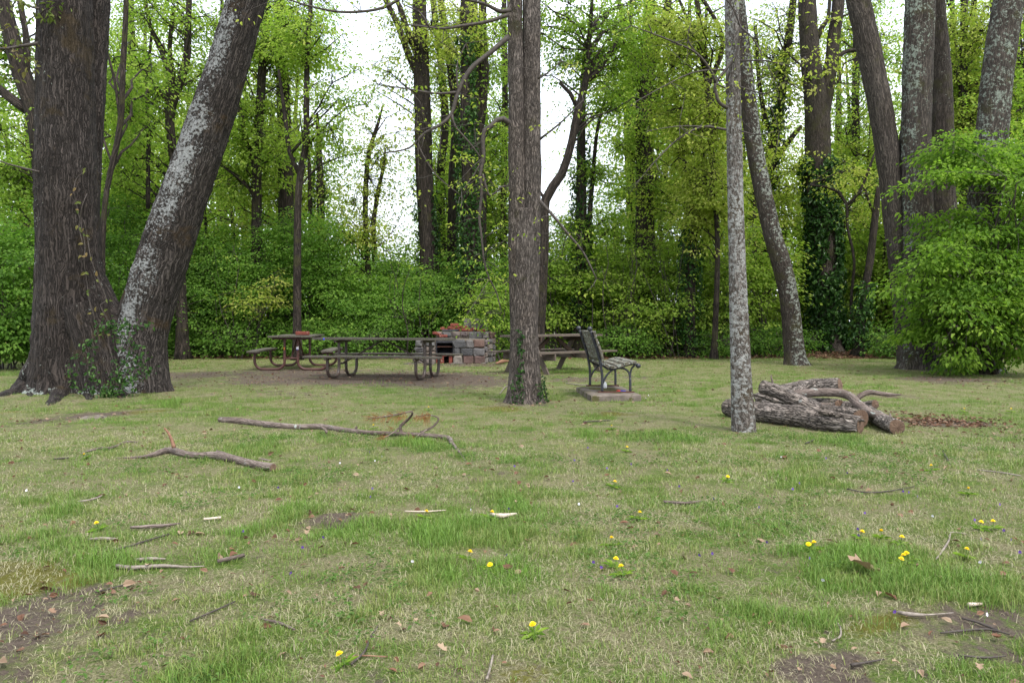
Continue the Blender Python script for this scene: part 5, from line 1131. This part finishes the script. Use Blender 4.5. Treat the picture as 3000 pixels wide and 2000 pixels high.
for k in range(9):
    a = rng.random(13) * 0 + np.linspace(0, 6.283, 14)[:-1]; cx_ = rng.uniform(ax0 - .2, ax3 + .6); cyy = yf - rng.uniform(.12, .42); r_ = rng.uniform(.04, .1)
    ring = np.stack([cx_ + r_ * 1.6 * np.cos(a) * (.8 + .4 * rng.random(13)), cyy + r_ * np.sin(a), np.full(13, .008)], -1); mb.add(np.vstack([ring, [(cx_, cyy, .035)]]) + np.array([0, 0, gzs(cx_, cyy)]), [[i, (i + 1) % 13, 13] for i in range(13)], 0)
tag(mb.build('ash_heaps', M['ash']), 'charred ash and rubble on the ground before the stone fireplace', 'ash', kind='stuff')
# loose bricks
BK = [(1580, 250, .12, 1.3, 'upright red brick at the left end of the brick heap'), (1520, 310, .05, .9, 'red brick leaning at the left corner of the sooty flue'), (1600, 335, 0, .2, 'flat red brick in front of the sooty flue'), (1660, 262, .3, 0, 'red brick low in the left of the heap'), (1720, 262, .2, 1.2, 'end on red brick in the middle row of the heap'),
      (1690, 235, .3, .3, 'red brick in the second row of the heap'), (1725, 203, .3, 0, 'topmost red brick of the heap'), (1770, 265, .2, 1.4, 'dull red brick right of the middle of the heap'), (1760, 234, .3, .1, 'pale mortar crusted brick near the top of the heap'), (1835, 232, .3, .05, 'red brick beside the pale one near the top of the heap'),
      (1860, 265, .2, .1, 'red brick at the base right of the heap middle'), (1925, 266, .2, 1.3, 'pale pink brick left of the tilted pair'), (1985, 262, .25, .7, 'red brick leaning against the metal plate'), (2055, 275, .15, .0, 'rightmost long red brick on the fireplace')]
for X, Yy, dy, rz, lab in BK:
    x = fx(X); z = H - ((900 + Yy / 4.055) / 1.2755 - 736) / FPX * (yf + .7); 
    z = {'3': 0}.get('x', z); mb = MB(); y = yf + .72 + dy * .3 if Yy < 300 else yf + .45
    box(mb, (x, y, z - .005), (.21, .1, .062) if rz < 1 else (.1, .21, .07), rz=(rz if rz < 1 else rz - 1.3), ry=(.25 if 'lean' in lab else 0), bev=.006, jit=.003)
    tag(mb.build('brick', M['brick']), lab, 'brick', 'loose bricks on the stone fireplace')
# firewood scrap right of the fireplace
mb = MB(); a = G(1140, 838); b = G(1168, 835); a[2] += .04; b[2] += .06; tube(mb, [a, (a + b) / 2 + np.array([0, 0, .02]), b], [.03, .05, .03], 9, .05, .3, 8.)
tag(mb.build('firewood_chunk', M['orange'], smooth=True), 'short orange brown piece of firewood on the ground between fireplace and centre tree', 'firewood')

# ------------------------------------------------------------------ logs
def log(label, pts, cuts=(True, True), bark='bark_log', group='logs in the pile', seed=1, name='log', seg=56, ridge=.009, stems=(), twist=.08):
    C = np.array([p[:3] for p in pts], float); R = np.array([p[3] for p in pts], float)
    t = thing(name, (C[0][0], C[0][1], gzs(C[0][0], C[0][1])), label, 'log' if name == 'log' else 'branch', group)
    mb = MB(); C2, R2, U, W, T = tube(mb, C, R, seg, .025, twist, 5., ridge, None, seed, cap=True)
    for s in stems:
        q = np.array([p[:3] for p in s], float); tube(mb, q, [p[3] for p in s], 12, .03, .1, 6., .002, None, seed + 4)
    mb.build('bark', M[bark], t, smooth=True)
    for on, i, sg in ((cuts[0], 0, -1), (cuts[1], -1, 1)):
        if not on: continue
        e = MB(); a = np.linspace(0, 2 * math.pi, 33)[:-1]; c0 = C2[i] + T[i] * sg * .004
        V = [c0 + T[i] * sg * .003]
        for k, f in enumerate((.33, .66, .93)):
            for q in a: V.append(c0 + (U[i] * math.cos(q) + W[i] * math.sin(q)) * R2[i] * f * (1 + .04 * math.sin(3 * q + seed)) + T[i] * sg * rng.normal(0, .0015))
        V = np.array(V); F4 = [[1 + k * 32 + j, 1 + k * 32 + (j + 1) % 32, 1 + (k + 1) * 32 + (j + 1) % 32, 1 + (k + 1) * 32 + j] for k in range(2) for j in range(32)]
        e.add(V, F4, 0); e.more([[0, 1 + j, 1 + (j + 1) % 32] for j in range(32)]); e.build('cut_end', M['cutwood'], t)
    return t
def w(x, y, D, r): q = P(x, y, D); return (q[0], q[1], q[2], r)
def onground(x, D, r, dz=0): X_ = (x - CX) / FPX * D; return (X_, D, gzs(X_, D) + r + dz, r)
log('thick front log with split grey bark lying behind the slim lichen tree', [onground(1672, 9.45, .098), onground(1740, 9.0, .105), onground(1840, 8.5, .112, -.01), onground(1915, 8.15, .105, -.01), onground(1976, 7.95, .083)], seed=71, ridge=.014)
log('second log with brown sawn face and white lichen just behind the front log', [onground(1757, 9.75, .085), onground(1850, 9.2, .09), onground(1925, 8.8, .092), onground(1976, 8.42, .098)], seed=73)
log('short dark log with sawn face at the right end of the pile', [onground(1995, 9.1, .07, .02), onground(2025, 8.4, .075), onground(2060, 7.88, .075)], seed=75)
log('dark brown log lying slanted on top at the left of the pile', [w(1751, 888, 9.15, .078), w(1790, 900, 9.0, .08), w(1830, 920, 8.9, .08), w(1880, 940, 8.85, .075)], seed=77, ridge=.008)
log('split topped log with sawn end at the back of the pile', [w(1735, 918, 10.2, .07), w(1800, 898, 10.1, .088), w(1870, 889, 9.9, .1), w(1929, 883, 9.7, .078)], seed=79, ridge=.016)
log('dark log lying under the back log', [onground(1850, 10.2, .07), onground(1890, 9.9, .08), onground(1928, 9.6, .08, .01)], seed=81)
log('small mossy stub log poking out behind the bent branch', [onground(1940, 9.6, .06, .03), onground(1980, 9.4, .06, .05), w(2010, 928, 9.2, .05)], seed=83, seg=30)
log('long bent grey branch draped over the pile with a side limb pointing right', [w(1800, 912, 9.35, .045), w(1831, 905, 9.3, .05), w(1880, 901, 9.25, .05), w(1927, 902, 9.15, .049), w(1955, 912, 9., .046), w(1974, 931, 8.75, .05), w(2001, 949, 8.5, .044), w(2036, 960, 8.3, .036), w(2046, 968, 8.2, .012)], (False, False), 'bark_branch', seed=85, seg=30, ridge=.003,
    name='bent_branch', stems=[[w(1968, 915, 8.95, .03), w(1985, 904, 8.95, .03), w(2000, 900, 9., .028), w(2035, 905, 9.1, .024), w(2068, 906, 9.2, .008)], [w(1868, 926, 9.1, .02), w(1890, 930, 9.1, .03), w(1915, 929, 9.2, .02)]])
log('upright broken twig stub standing on the slanted top log', [w(1775, 885, 9.05, .012), w(1774, 875, 9.05, .011), w(1771, 865, 9.05, .008), w(1772, 860, 9.05, .003)], (False, False), 'bark_branch', seed=87, seg=8, ridge=0, name='twig_stub')
log('thin dark stick lying between the short right log and the bare soil', [onground(2044, 8.6, .01, .1), onground(2046, 8.4, .02, .05), onground(2052, 8.3, .012, 0)], (False, False), 'bark_branch', seed=88, seg=8, ridge=0, name='stick')

log('broken splintered limb wedged between the slanted log and the back log', [w(1795, 915, 9.3, .03), w(1830, 897, 9.35, .045), w(1862, 880, 9.5, .04), w(1880, 872, 9.6, .012)], (False, False), 'bark_log', seed=90, seg=14, ridge=.006, name='broken_limb')
log('flat split bark slab lying along the top right of the front log', [w(1880, 945, 8.15, .02), w(1925, 953, 8.05, .03), w(1965, 962, 7.95, .028), w(1985, 966, 7.9, .01)], (False, False), 'bark_log', seed=91, seg=10, ridge=.004, name='bark_piece')
log('thin crooked branch poking out left behind the slanted log', [w(1728, 905, 9.6, .012), w(1760, 912, 9.5, .03), w(1800, 925, 9.4, .035), w(1840, 935, 9.3, .02)], (False, False), 'bark_log', seed=92, seg=12, ridge=.003, name='thin_branch')

# ------------------------------------------------------------------ fallen branches
def ground_path(pts, lift=0.):
    out = []
    for x, y, r in pts:
        D = gD(y + r * .8); X_ = (x - CX) / FPX * D; rr = r / FPX * D; out.append((X_, D, gzs(X_, D) + rr * .8 + lift, rr))
    return out
def branch(label, main, sides=(), cut=(True, False), bark='bark_branch', seg=24, seed=1, needles=(), orange=()):
    q = ground_path(main); C = np.array([p[:3] for p in q]); R = np.array([p[3] for p in q])
    t = thing('fallen_branch', (C[0][0], C[0][1], gzs(C[0][0], C[0][1])), label, 'branch', 'fallen branches on the lawn')
    mb = MB(); C2, R2, U, W, T = tube(mb, C, R, seg, .02, .1, 7., .002, None, seed)
    for s in sides:
        W_ = [P(x, y, D) for x, y, r, D in s]; tube(mb, W_, [r / FPX * s[0][3] for x, y, r, D in s], 10, .02, .12, 8., 0, None, seed + 3)
    mb.build('bark', M[bark], t, smooth=True)
    for s in orange:
        mb = MB(); W_ = [P(x, y, D) for x, y, r, D in s]; tube(mb, W_, [r / FPX * s[0][3] for x, y, r, D in s], 12, .02, .15, 8., 0, None, seed + 3); mb.build('peeled_stub', M['orange'], t, smooth=True)
    for on, i, sg in ((cut[0], 0, -1), (cut[1], -1, 1)):
        if on:
            e = MB(); a = np.linspace(0, 2 * math.pi, 19)[:-1]; c0 = C2[i] + T[i] * sg * .003
            e.add(np.vstack([[c0]] + [[c0 + (U[i] * math.cos(z) + W[i] * math.sin(z)) * R2[i] * .92] for z in a]), [[0, 1 + j, 1 + (j + 1) % 18] for j in range(18)], 0); e.build('cut_end', M['cutwood'], t)
    if needles:
        lb = MB()
        for x, y, D, dx, dy, k in needles:
            b = P(x, y, D); e = P(x + dx, y + dy, D); dvec = norm(e - b); L = np.linalg.norm(e - b)
            pp = b + rng.normal(0, .012, (k, 3)); dd = dvec + rng.normal(0, .28, (k, 3))
            s_ = norm(np.cross(dd, np.array([0, 1., .2]))) * .0016
            tp = pp + norm(dd) * (L * (.6 + .5 * rng.random(k)))[:, None]; tp[:, 2] = np.maximum(tp[:, 2], .01)
            V = np.stack([pp - s_, pp + s_, tp], 1).reshape(-1, 3); lb.add(V, np.arange(k * 3).reshape(-1, 3), 0, tint=np.repeat(rng.random(k), 3))
        lb.build('dead_needles', M['needle'], t)
    return t
D1 = 7.8
branch('long fallen grey branch on the lawn with curled dead twigs near its right end',
       [(505, 962, 7), (540, 964, 7.5), (577, 968, 7.5), (630, 976, 7), (684, 980, 6.5), (737, 980, 7), (790, 988, 6), (844, 994, 5.5), (924, 998, 5.5), (977, 1001, 5.5), (1028, 1006, 5.5), (1038, 1018, 4.5), (1049, 1032, 3.5), (1060, 1044, 2.5), (1069, 1056, 1)],
       sides=[[(924, 997, 4, D1), (919, 982, 3.5, D1), (924, 974, 4, D1), (938, 962, 3, D1 - .03), (947, 950, 2.5, D1 - .1), (942, 945, 2, D1 - .15), (915, 951, 2, D1 - .2), (880, 957, 1.6, D1 - .2), (845, 961, 1.2, D1 - .2)],
              [(966, 992, 2.5, D1 - .05), (983, 986, 2.8, D1 - .1), (997, 977, 2.6, D1 - .1), (1007, 964, 2.2, D1 - .1), (1003, 957, 1.8, D1 - .1), (985, 953, 1.3, D1 - .1), (956, 956, 1., D1 - .1)],
              [(980, 987, 2, D1 - .2), (960, 1000, 1.6, D1 - .3), (950, 1014, 1.4, D1 - .4), (936, 1022, 1, D1 - .5)], [(920, 980, 2, D1 - .1), (900, 995, 1.4, D1 - .3), (875, 1010, 1, D1 - .4)],
              [(737, 980, 3, D1 + .2), (748, 987, 3, D1 + .1), (750, 992, 3, D1)], [(817, 985, 3, D1 + .1), (819, 979, 2.5, D1 + .1)]],
       needles=[(870 + 12 * i, 957 - .7 * i, D1 - .2, -14 + 3 * (i % 3), 14 + 6 * (i % 2), 16) for i in range(6)] + [(850, 960, D1 - .2, -25, 6, 14), (860, 958, D1 - .2, -12, 20, 16), (865, 955, D1 - .2, -22, -8, 10), (900, 952, D1 - .2, -24, -6, 10), (926, 948, D1 - .2, -26, -6, 10), (920, 955, D1 - .2, -18, 18, 14),
                (960, 956, D1 - .1, -14, 18, 18), (972, 954, D1 - .1, -8, 24, 22), (985, 953, D1 - .1, -4, 26, 18), (990, 953, D1 - .1, -28, -6, 12), (975, 956, D1 - .1, 12, 30, 16), (880, 1006, D1 - .4, -26, 6, 16), (890, 1000, D1 - .3, -24, 8, 14), (945, 1016, D1 - .4, -30, 10, 16), (938, 1020, D1 - .5, -20, 10, 12), (955, 1005, D1 - .3, -30, 2, 14), (905, 985, D1 - .2, -26, -4, 10), (940, 1000, D1 - .2, 14, 12, 12)], seed=5)
D2 = 6.7
branch('shorter fallen branch with an upright orange peeled stub at the left of the lawn',
       [(269, 1047, 1), (300, 1047, 2.5), (331, 1045, 4.5), (355, 1039, 6), (378, 1032, 7.5), (398, 1031, 8.5), (427, 1039, 8), (455, 1043, 8), (480, 1043, 9), (507, 1046, 10.5), (535, 1052, 9.5), (560, 1058, 9), (595, 1065, 9.5), (627, 1070, 9.5)], cut=(False, True),
       orange=[[(400, 1028, 5, D2), (396, 1015, 3.8, D2), (390, 1000, 3.2, D2), (384, 990, 2.8, D2), (377, 982, 1.6, D2)]], sides=[[(590, 1058, 3, D2 - .2), (600, 1054, 3, D2 - .25), (622, 1058, 2, D2 - .3)], [(498, 1036, 3, D2 - .1), (515, 1040, 3, D2 - .15)]], seed=9)
branch('small crooked grey branch lying left of the orange stubbed one', [(184, 1039, 1), (210, 1031, 3), (230, 1027, 3.5), (252, 1026, 3.5), (268, 1021, 3), (285, 1014, 3), (300, 1012, 2.5), (318, 1013, 1.2)], cut=(False, False), seed=12, seg=12)

# small sticks on the lawn
def stick(label, pts, mat='stick', seed=0):
    q = ground_path(pts); C = np.array([p[:3] for p in q]); C[:, 2] += .008; mb = MB(); tube(mb, C, [p[3] for p in q], 9, .02, .2, 14., 0, None, seed)
    tag(mb.build('stick', M[mat], smooth=True), label, 'stick', 'sticks scattered on the lawn')
ST = [('lichen grey stick right of the left dandelion', [(300, 1213, 3.5), (335, 1211, 5), (380, 1208, 3.5), (413, 1203, 2)], 'bark_branch'), ('short tan stick near the green tuft at left', [(468, 1195, 3), (508, 1192, 3)], 'flaky'), ('flat grey stick at the left edge lawn', [(203, 1241, 2), (235, 1239, 4), (267, 1240, 3)], 'stick'),
      ('long dark thin stick above the left mossy patch', [(262, 1265, 2), (300, 1255, 2.5), (345, 1242, 2), (387, 1230, 2)], 'twig'), ('purple brown stick left of centre bottom', [(268, 1303, 5), (300, 1308, 4.5), (370, 1306, 4), (430, 1310, 2), (470, 1308, 1)], 'stick'), ('grey stick with broken orange tip left of the grass tuft', [(500, 1297, 4.5), (520, 1292, 5), (560, 1280, 4)], 'bark_branch'),
      ('brown stub stick above the purple brown stick', [(308, 1290, 4), (345, 1288, 4), (380, 1289, 2)], 'stick'), ('dark stick in the left foreground', [(218, 1367, 2), (255, 1358, 2.5), (300, 1347, 1.5)], 'twig'), ('thin curved stick below the left fallen branch', [(180, 1152, 1.5), (205, 1149, 2), (232, 1140, 2), (236, 1132, 1.5)], 'stick'),
      ('short dark stick left of the crooked branch', [(122, 1053, 2), (158, 1051, 2)], 'twig'), ('thin stick in the left foreground grass', [(435, 1435, 1.5), (490, 1410, 2.5), (540, 1385, 1.5)], 'twig'), ('mottled stick left of bottom centre', [(600, 1425, 2), (640, 1433, 3.5), (678, 1450, 3)], 'bark_branch'), ('dark twig rising by the bottom dandelion', [(806, 1530, 2.5), (838, 1500, 3), (850, 1470, 2), (868, 1440, 1.5)], 'twig'),
      ('reddish thin twig crossing right of the bottom dandelion', [(780, 1516, 1.5), (830, 1510, 1.8), (890, 1513, 1.5)], 'orange'), ('brown upright lying twig at bottom centre', [(1118, 1560, 3), (1127, 1530, 3), (1132, 1505, 2)], 'stick'), ('pale splinter of wood in the centre lawn', [(1128, 1182, 3), (1150, 1186, 6), (1186, 1181, 2)], 'flaky'), ('thin straw coloured twig by the centre dandelions', [(930, 1176, 1.2), (974, 1176, 1.5), (1025, 1173, 1.2)], 'flaky'),
      ('grey stick in the lawn left of the right fallen twigs', [(1524, 1153, 3), (1570, 1156, 3.5), (1612, 1152, 2.5)], 'bark_branch'), ('long thin dark twig at right above the dandelions', [(1946, 1130, 1.5), (1990, 1137, 2), (2040, 1135, 1.5), (2100, 1125, 1)], 'twig'), ('forked twig near the right dandelions', [(2150, 1290, 1.5), (2165, 1270, 2.5), (2180, 1245, 2), (2186, 1228, 2), (2220, 1232, 1)], 'stick'),
      ('thick twig in the right foreground soil', [(2062, 1415, 4), (2090, 1420, 5), (2130, 1422, 2.5), (2190, 1418, 1.5)], 'stick'), ('long dark twig across the right foreground', [(2160, 1463, 2), (2210, 1458, 3), (2270, 1454, 2.5), (2320, 1466, 1.5)], 'twig'), ('dark twig arching at the right edge foreground', [(2210, 1430, 2), (2250, 1440, 3), (2300, 1460, 2.5)], 'twig'), ('dark stick on the muddy patch at bottom right', [(1955, 1535, 4), (1985, 1530, 3), (2030, 1522, 2)], 'twig'),
      ('curved pale twig left of the muddy patch', [(1912, 1480, 2), (1930, 1470, 2.5), (1930, 1450, 2), (1922, 1440, 1.5)], 'stick'), ('black stick lying low at the bottom right edge', [(2200, 1513, 2), (2260, 1520, 3), (2310, 1517, 1.5)], 'twig'), ('bark strip by the brown leaf at right edge', [(2225, 1400, 5), (2255, 1398, 3)], 'flaky'), ('small twig in front of the log pile', [(1850, 1020, 1.5), (1868, 1012, 2), (1872, 1008, 1)], 'twig'),
      ('thin twig leaning in the grass at far right', [(2165, 1040, 1.5), (2175, 1058, 2), (2178, 1064, 1)], 'twig'), ('dark twig on the lawn above the slab shadow', [(1340, 972, 1.5), (1400, 968, 1.5)], 'twig'), ('long thin stick on the ground behind the concrete slab', [(1300, 882, 1), (1330, 886, 1.5), (1350, 886, 1)], 'stick'), ('grey stick at the right edge lawn', [(2245, 1085, 1.2), (2300, 1092, 1.8), (2345, 1100, 1.2)], 'stick'),
      ('curled grey twig reaching left from the foot of the centre tree', [(1148, 905, 1.2), (1160, 890, 1.2), (1172, 885, 1.2)], 'stick')]
for i, (lab, pts, mt) in enumerate(ST): stick(lab, pts, mt, i)

# big curled dry leaf and other single leaves
def dryleaf(label, x, y, size, seed, tint):
    r = np.random.default_rng(seed); size *= .52 if size < .12 else .85; c = G(x, y, .02); nu, nv = 9, 7; V = []
    a0 = r.random() * 6.28
    for i in range(nu):
        u = i / (nu - 1)
        for j in range(nv):
            v = j / (nv - 1) * 2 - 1; wd = math.sin(math.pi * min(1, u * .9 + .08)) ** .6 * (.5 + .22 * math.sin(u * 17 + seed)) 
            px, py = (u - .5), v * wd * .75; pz = .35 * abs(v) ** 1.6 * wd + .18 * math.sin(u * 4 + seed) + .1
            V.append((c[0] + size * (px * math.cos(a0) - py * math.sin(a0)), c[1] + size * (px * math.sin(a0) + py * math.cos(a0)), c[2] + size * pz))
    F = [[i * nv + j, (i + 1) * nv + j, (i + 1) * nv + j + 1, i * nv + j + 1] for i in range(nu - 1) for j in range(nv - 1)]
    mb = MB(); mb.add(V, F, 0, tint=np.full(len(V), tint)); tag(mb.build('dry_leaf', M['litter'], smooth=True), label, 'leaf', 'dry leaves on the lawn')
for i, (x, y, s, tnt, lab) in enumerate([(1990, 1318, .16, .75, 'large curled tan leaf in the grass left of the right dandelions'), (1165, 1310, .1, .3, 'dark brown crumpled leaf beside the centre dandelions'), (1190, 1322, .07, .7, 'pale brown leaf right of the dark crumpled leaf'), (988, 1378, .05, .5, 'small rust leaf in the grass below centre'), (876, 1420, .05, 1., 'pinkish pale leaf low left of bottom centre'),
     (915, 1448, .045, .9, 'small pale pink leaf near the bottom centre'), (1015, 1503, .07, 1., 'pale grey curled leaf at the bottom centre'), (955, 1435, .04, .95, 'tan pointed leaf at bottom centre'), (1355, 1392, .05, .45, 'brown leaf in the bare patch right of bottom centre'), (1650, 1388, .06, .7, 'brown leaf pair in the lawn right of centre'), (705, 1218, .07, .95, 'pale leaf at the edge of the dug hollow'),
     (1510, 1208, .05, .3, 'dark leaf below the grey stick'), (2060, 1540, .05, .9, 'pale leaf at the bottom right'), (1790, 986, .05, .4, 'reddish leaf lying against the front log'), (2290, 1480, .07, .5, 'brown leaf on the twigs in the right foreground'), (1890, 1490, .05, 1., 'pale leaf fragment left of the muddy patch'), (2250, 1550, .05, .9, 'pale oval leaf at the bottom right edge'), (1186, 1155, .05, 1., 'whitish crumpled leaf standing in the centre lawn'),
     (340, 1310, .06, .9, 'grey pink round leaf by the purple brown stick'), (120, 1420, .06, .6, 'brown leaf on the left foreground soil'), (1205, 1205, .04, .4, 'rust leaf right of the pale splinter')]):
    dryleaf(lab, x, y, s, 900 + i, tnt)

# ------------------------------------------------------------------ flowers
def flower_proto(name, kind, mat):
    o = bpy.data.objects.new(name, None); COL.objects.link(o)
    mb = MB()
    if kind == 'dandelion':
        for ring, (n_, r, z, up) in enumerate(((20, .021, .0, .004), (16, .016, .003, .008), (11, .010, .006, .011))):
            a = np.linspace(0, 6.283, n_ + 1)[:-1] + ring
            for q in a:
                d = np.array([math.cos(q), math.sin(q), 0]); s_ = np.array([-math.sin(q), math.cos(q), 0]); b = d * .002 + np.array([0, 0, .07 + z])
                e = d * r + np.array([0, 0, .07 + z + up]); mb.add([b - s_ * .001, e * .95 + np.array([0, 0, .05 * (.07 + z + up)]) - s_ * .003, e, e * .95 + np.array([0, 0, .05 * (.07 + z + up)]) + s_ * .003, b + s_ * .001], [[0, 1, 2, 3, 4]], 0)
        mb.build('flower_head', mat, o)
        lf = MB(); a = np.linspace(0, 6.283, 8)[:-1] + .3
        leaves(lf, np.zeros((7, 3)) + np.array([0, 0, .012]), np.stack([np.cos(a), np.sin(a), np.full(7, .25)], -1), np.tile([0, 0, 1.], (7, 1)), .07 + .05 * rng.random(7), rng.random(7), (LEAF3[0] * np.array([1, .42, 1]), LEAF3[1]))
        lf.build('leaves', M['bright'], o)
        sb = MB(); tube(sb, [(0, 0, -.01), (.004, .002, .04), (0, 0, .07)], [.0022, .0022, .0035], 6, .02); sb.build('stem', M['stem'], o)
    else:
        for q, L in ((1.57, .011), (.5, .010), (2.64, .010), (3.9, .011), (5.5, .011)):
            c, s = math.cos(q), math.sin(q); V = [(0, -.001, 0), (c * L * .6 - s * .005, -.003, s * L * .6 + c * .005), (c * L, -.002, s * L), (c * L * .6 + s * .005, -.003, s * L * .6 - c * .005)]
            mb.add(np.array(V) * 1.2 + np.array([0, 0, .05]), [[0, 1, 2, 3]], 0)
        mb.build('flower_head', mat, o)
        sb = MB(); tube(sb, [(0, .012, -.01), (0, .008, .03), (0, .001, .052), (0, 0, .05)], [.0012, .0012, .0012, .0012], 5, .02); sb.build('stem', M['stem'], o)
    return o
def plant(proto, first, x, y, lab, cat, group, sc, tilt=.35):
    o = proto if first else copy_tree(proto)
    p = G(x, y); o.location = p; o.scale = (sc,) * 3; o.rotation_euler = (rng.normal(0, tilt) * .6, rng.normal(0, tilt) * .6, rng.normal(0, .8)); tag(o, lab, cat, group)
pd_ = flower_proto('dandelion', 'dandelion', M['dandelion'])
DN = [(227, 1206, 'lone dandelion in the grass at far left'), (984, 938, 'tiny far dandelion left of the centre tree'), (860, 982, 'tiny dandelion just behind the long fallen branch'), (200, 1043, 'tiny dandelion by the small crooked branch'), (974, 1178, 'small dandelion on the straw twig in the centre lawn'), (1125, 1180, 'small dandelion at the left tip of the pale splinter'), (1073, 1270, 'bright dandelion left of the dark crumpled leaf'), (1131, 1295, 'dandelion with a violet touching it beside the dark crumpled leaf'),
      (1230, 1438, 'dandelion low in the grass right of bottom centre'), (793, 1508, 'large dandelion nearest the camera at bottom left of centre'), (1469, 1180, 'dandelion on the lawn below the grey stick'), (1407, 1240, 'dandelion above the violet and dandelion trio'), (1411, 1293, 'upper dandelion of the pair right of centre'), (1432, 1311, 'lower dandelion of the pair right of centre'), (1438, 1033, 'small far dandelion below the bench'), (1410, 1112, 'small dandelion in mid lawn below the bench'), (1668, 1100, 'small dandelion in mid lawn below the slim tree'),
      (1858, 1251, 'left flower of the touching dandelion pair'), (1875, 1253, 'right flower of the touching dandelion pair'), (1975, 1227, 'dandelion with violets beside it above the tan leaf'), (2025, 1229, 'dandelion second of the slanting row of three at right'), (2069, 1241, 'dandelion lowest of the slanting row of three at right'), (2086, 1279, 'top flower of the close dandelion trio'), (2082, 1285, 'middle flower of the close dandelion trio'), (2063, 1290, 'left flower of the close dandelion trio'),
      (2216, 1273, 'dandelion alone right of the forked twig'), (2249, 1209, 'left of two large dandelions at the right edge'), (2283, 1208, 'right of two large dandelions at the right edge'), (2225, 1134, 'dandelion upper right beyond the two large ones'), (2142, 1078, 'small dandelion in the lawn in front of the log pile right side'), (2213, 940, 'tiny far dandelion under the bright bush'), (2322, 940, 'tiny dandelion at the far right edge'), (1406, 983, 'tiny dandelion in front of the concrete slab')]
for i, (x, y, lab) in enumerate(DN): plant(pd_, i == 0, x, y + 10 * 7.5 / gD(y) * .7, lab, 'dandelion', 'dandelions in the lawn', .6)
pv = flower_proto('violet', 'violet', M['violet']); pw = flower_proto('white_violet', 'violet', M['whitef'])
VI = [(665, 1325), (740, 1240), (558, 1225), (858, 1125), (848, 1145), (1450, 1070), (1395, 1080), (1640, 1150), (1365, 1300), (1390, 1312), (1635, 1278), (1612, 1280), (1950, 1095), (1858, 1290), (1770, 1250), (1320, 1060), (1985, 1185), (2072, 1137), (2090, 1139), (2258, 1250), (2306, 1228), (2320, 1252), (2240, 1206), (1970, 1222), (1978, 1236), (1820, 1130), (1840, 1118), (2300, 1168), (1315, 1110), (1182, 1075), (1240, 1078), (640, 1120), (430, 1130),
      (700, 1265), (1160, 1275), (1000, 1010), (1530, 1085), (1900, 1060), (2345, 1285), (2050, 1420), (1740, 1170), (1560, 1120), (1170, 1170), (1420, 1165), (850, 1040), (2110, 1150), (1350, 1030)]
WI = [(880, 1050), (868, 1048), (943, 1293), (590, 1245), (545, 1120), (555, 1115), (780, 1065), (790, 1072), (860, 1060), (1186, 1160), (1900, 1340), (2230, 1305), (2245, 1302), (2115, 1185), (1080, 1175), (940, 1425), (2145, 1195), (1880, 1015), (1490, 905), (1500, 908), (1483, 912), (1495, 915), (1505, 903), (2240, 1410), (2265, 1430), (2280, 1402), (820, 1140), (1700, 1090), (1790, 1055), (1240, 1150), (1330, 1160), (2060, 1120), (60, 1130), (2330, 1060), (1760, 960)]
LM = [(227, 1203, 'lone dandelion at far left'), (335, 1211, 'lichen grey stick'), (450, 1050, 'orange stubbed branch'), (780, 985, 'long fallen branch'), (745, 1215, 'dug hollow'), (1155, 1183, 'pale splinter'), (1165, 1310, 'dark crumpled leaf'), (1990, 1318, 'tan curled leaf'), (1568, 1154, 'grey lawn stick'),
      (2020, 1133, 'long dark twig at right'), (2266, 1206, 'two large right dandelions'), (2078, 1282, 'close dandelion trio'), (1867, 1250, 'touching dandelion pair'), (1420, 1300, 'dandelion pair right of centre'), (1469, 1176, 'dandelion below the grey stick'), (1705, 1000, 'foot of the slim lichen tree'), (1230, 1433, 'low dandelion near bottom centre'),
      (2090, 1420, 'thick twig in right foreground'), (1073, 1267, 'bright dandelion left of the dark leaf'), (530, 1290, 'orange tipped stick'), (1410, 905, 'concrete slab')]
def where_is(x, y):
    q = min(LM, key=lambda l: (l[0] - x) ** 2 + (3 * (l[1] - y)) ** 2); dx, dy = x - q[0], 3 * (y - q[1])
    far = 'a little ' if math.hypot(dx, dy) > 130 else 'just '
    return far + (('left of' if dx < 0 else 'right of') if abs(dx) > abs(dy) else ('behind' if dy < 0 else 'in front of')) + ' the ' + q[2]
for i, (x, y) in enumerate(VI):
    side = 'left of centre' if x < 1000 else ('in the middle of the lawn' if x < 1700 else 'at the right of the lawn')
    plant(pv, i == 0, x, y + 6, 'small purple violet ' + where_is(x, y), 'violet', 'purple violets ' + side, .62)
for i, (x, y) in enumerate(WI[::2]):
    side = 'beside the concrete slab' if y < 930 else ('left of centre' if x < 1000 else ('in the middle of the lawn' if x < 1700 else 'at the right of the lawn'))
    plant(pw, i == 0, x, y + 6, 'small white violet ' + where_is(x, y), 'violet', 'white violets ' + side, .62)
# flat stone by the twin tree
c = G(215, 958); mb = MB(); nu = 22
a = np.linspace(0, 6.283, nu + 1)[:-1]; rr = 1 + .25 * (vnoise(np.stack([np.cos(a) * 1.5, np.sin(a) * 1.5, a * 0], -1), 8) - .5) * 2
V = [c + np.array([0, 0, .022])] + [c + np.array([.09 * r * math.cos(q), .12 * r * math.sin(q), .018]) for q, r in zip(a, rr)] + [c + np.array([.19 * r * math.cos(q), .24 * r * math.sin(q), -.02]) for q, r in zip(a, rr)]
mb.add(V, [[1 + i, 1 + nu + i, 1 + nu + (i + 1) % nu, 1 + (i + 1) % nu] for i in range(nu)], 0); mb.more([[0, 1 + i, 1 + (i + 1) % nu] for i in range(nu)])
tag(mb.build('flat_stone', M['slab'], smooth=True), 'flat pale stone half buried in front of the twin trunk tree', 'stone')
print('objects', len(COL.objects))
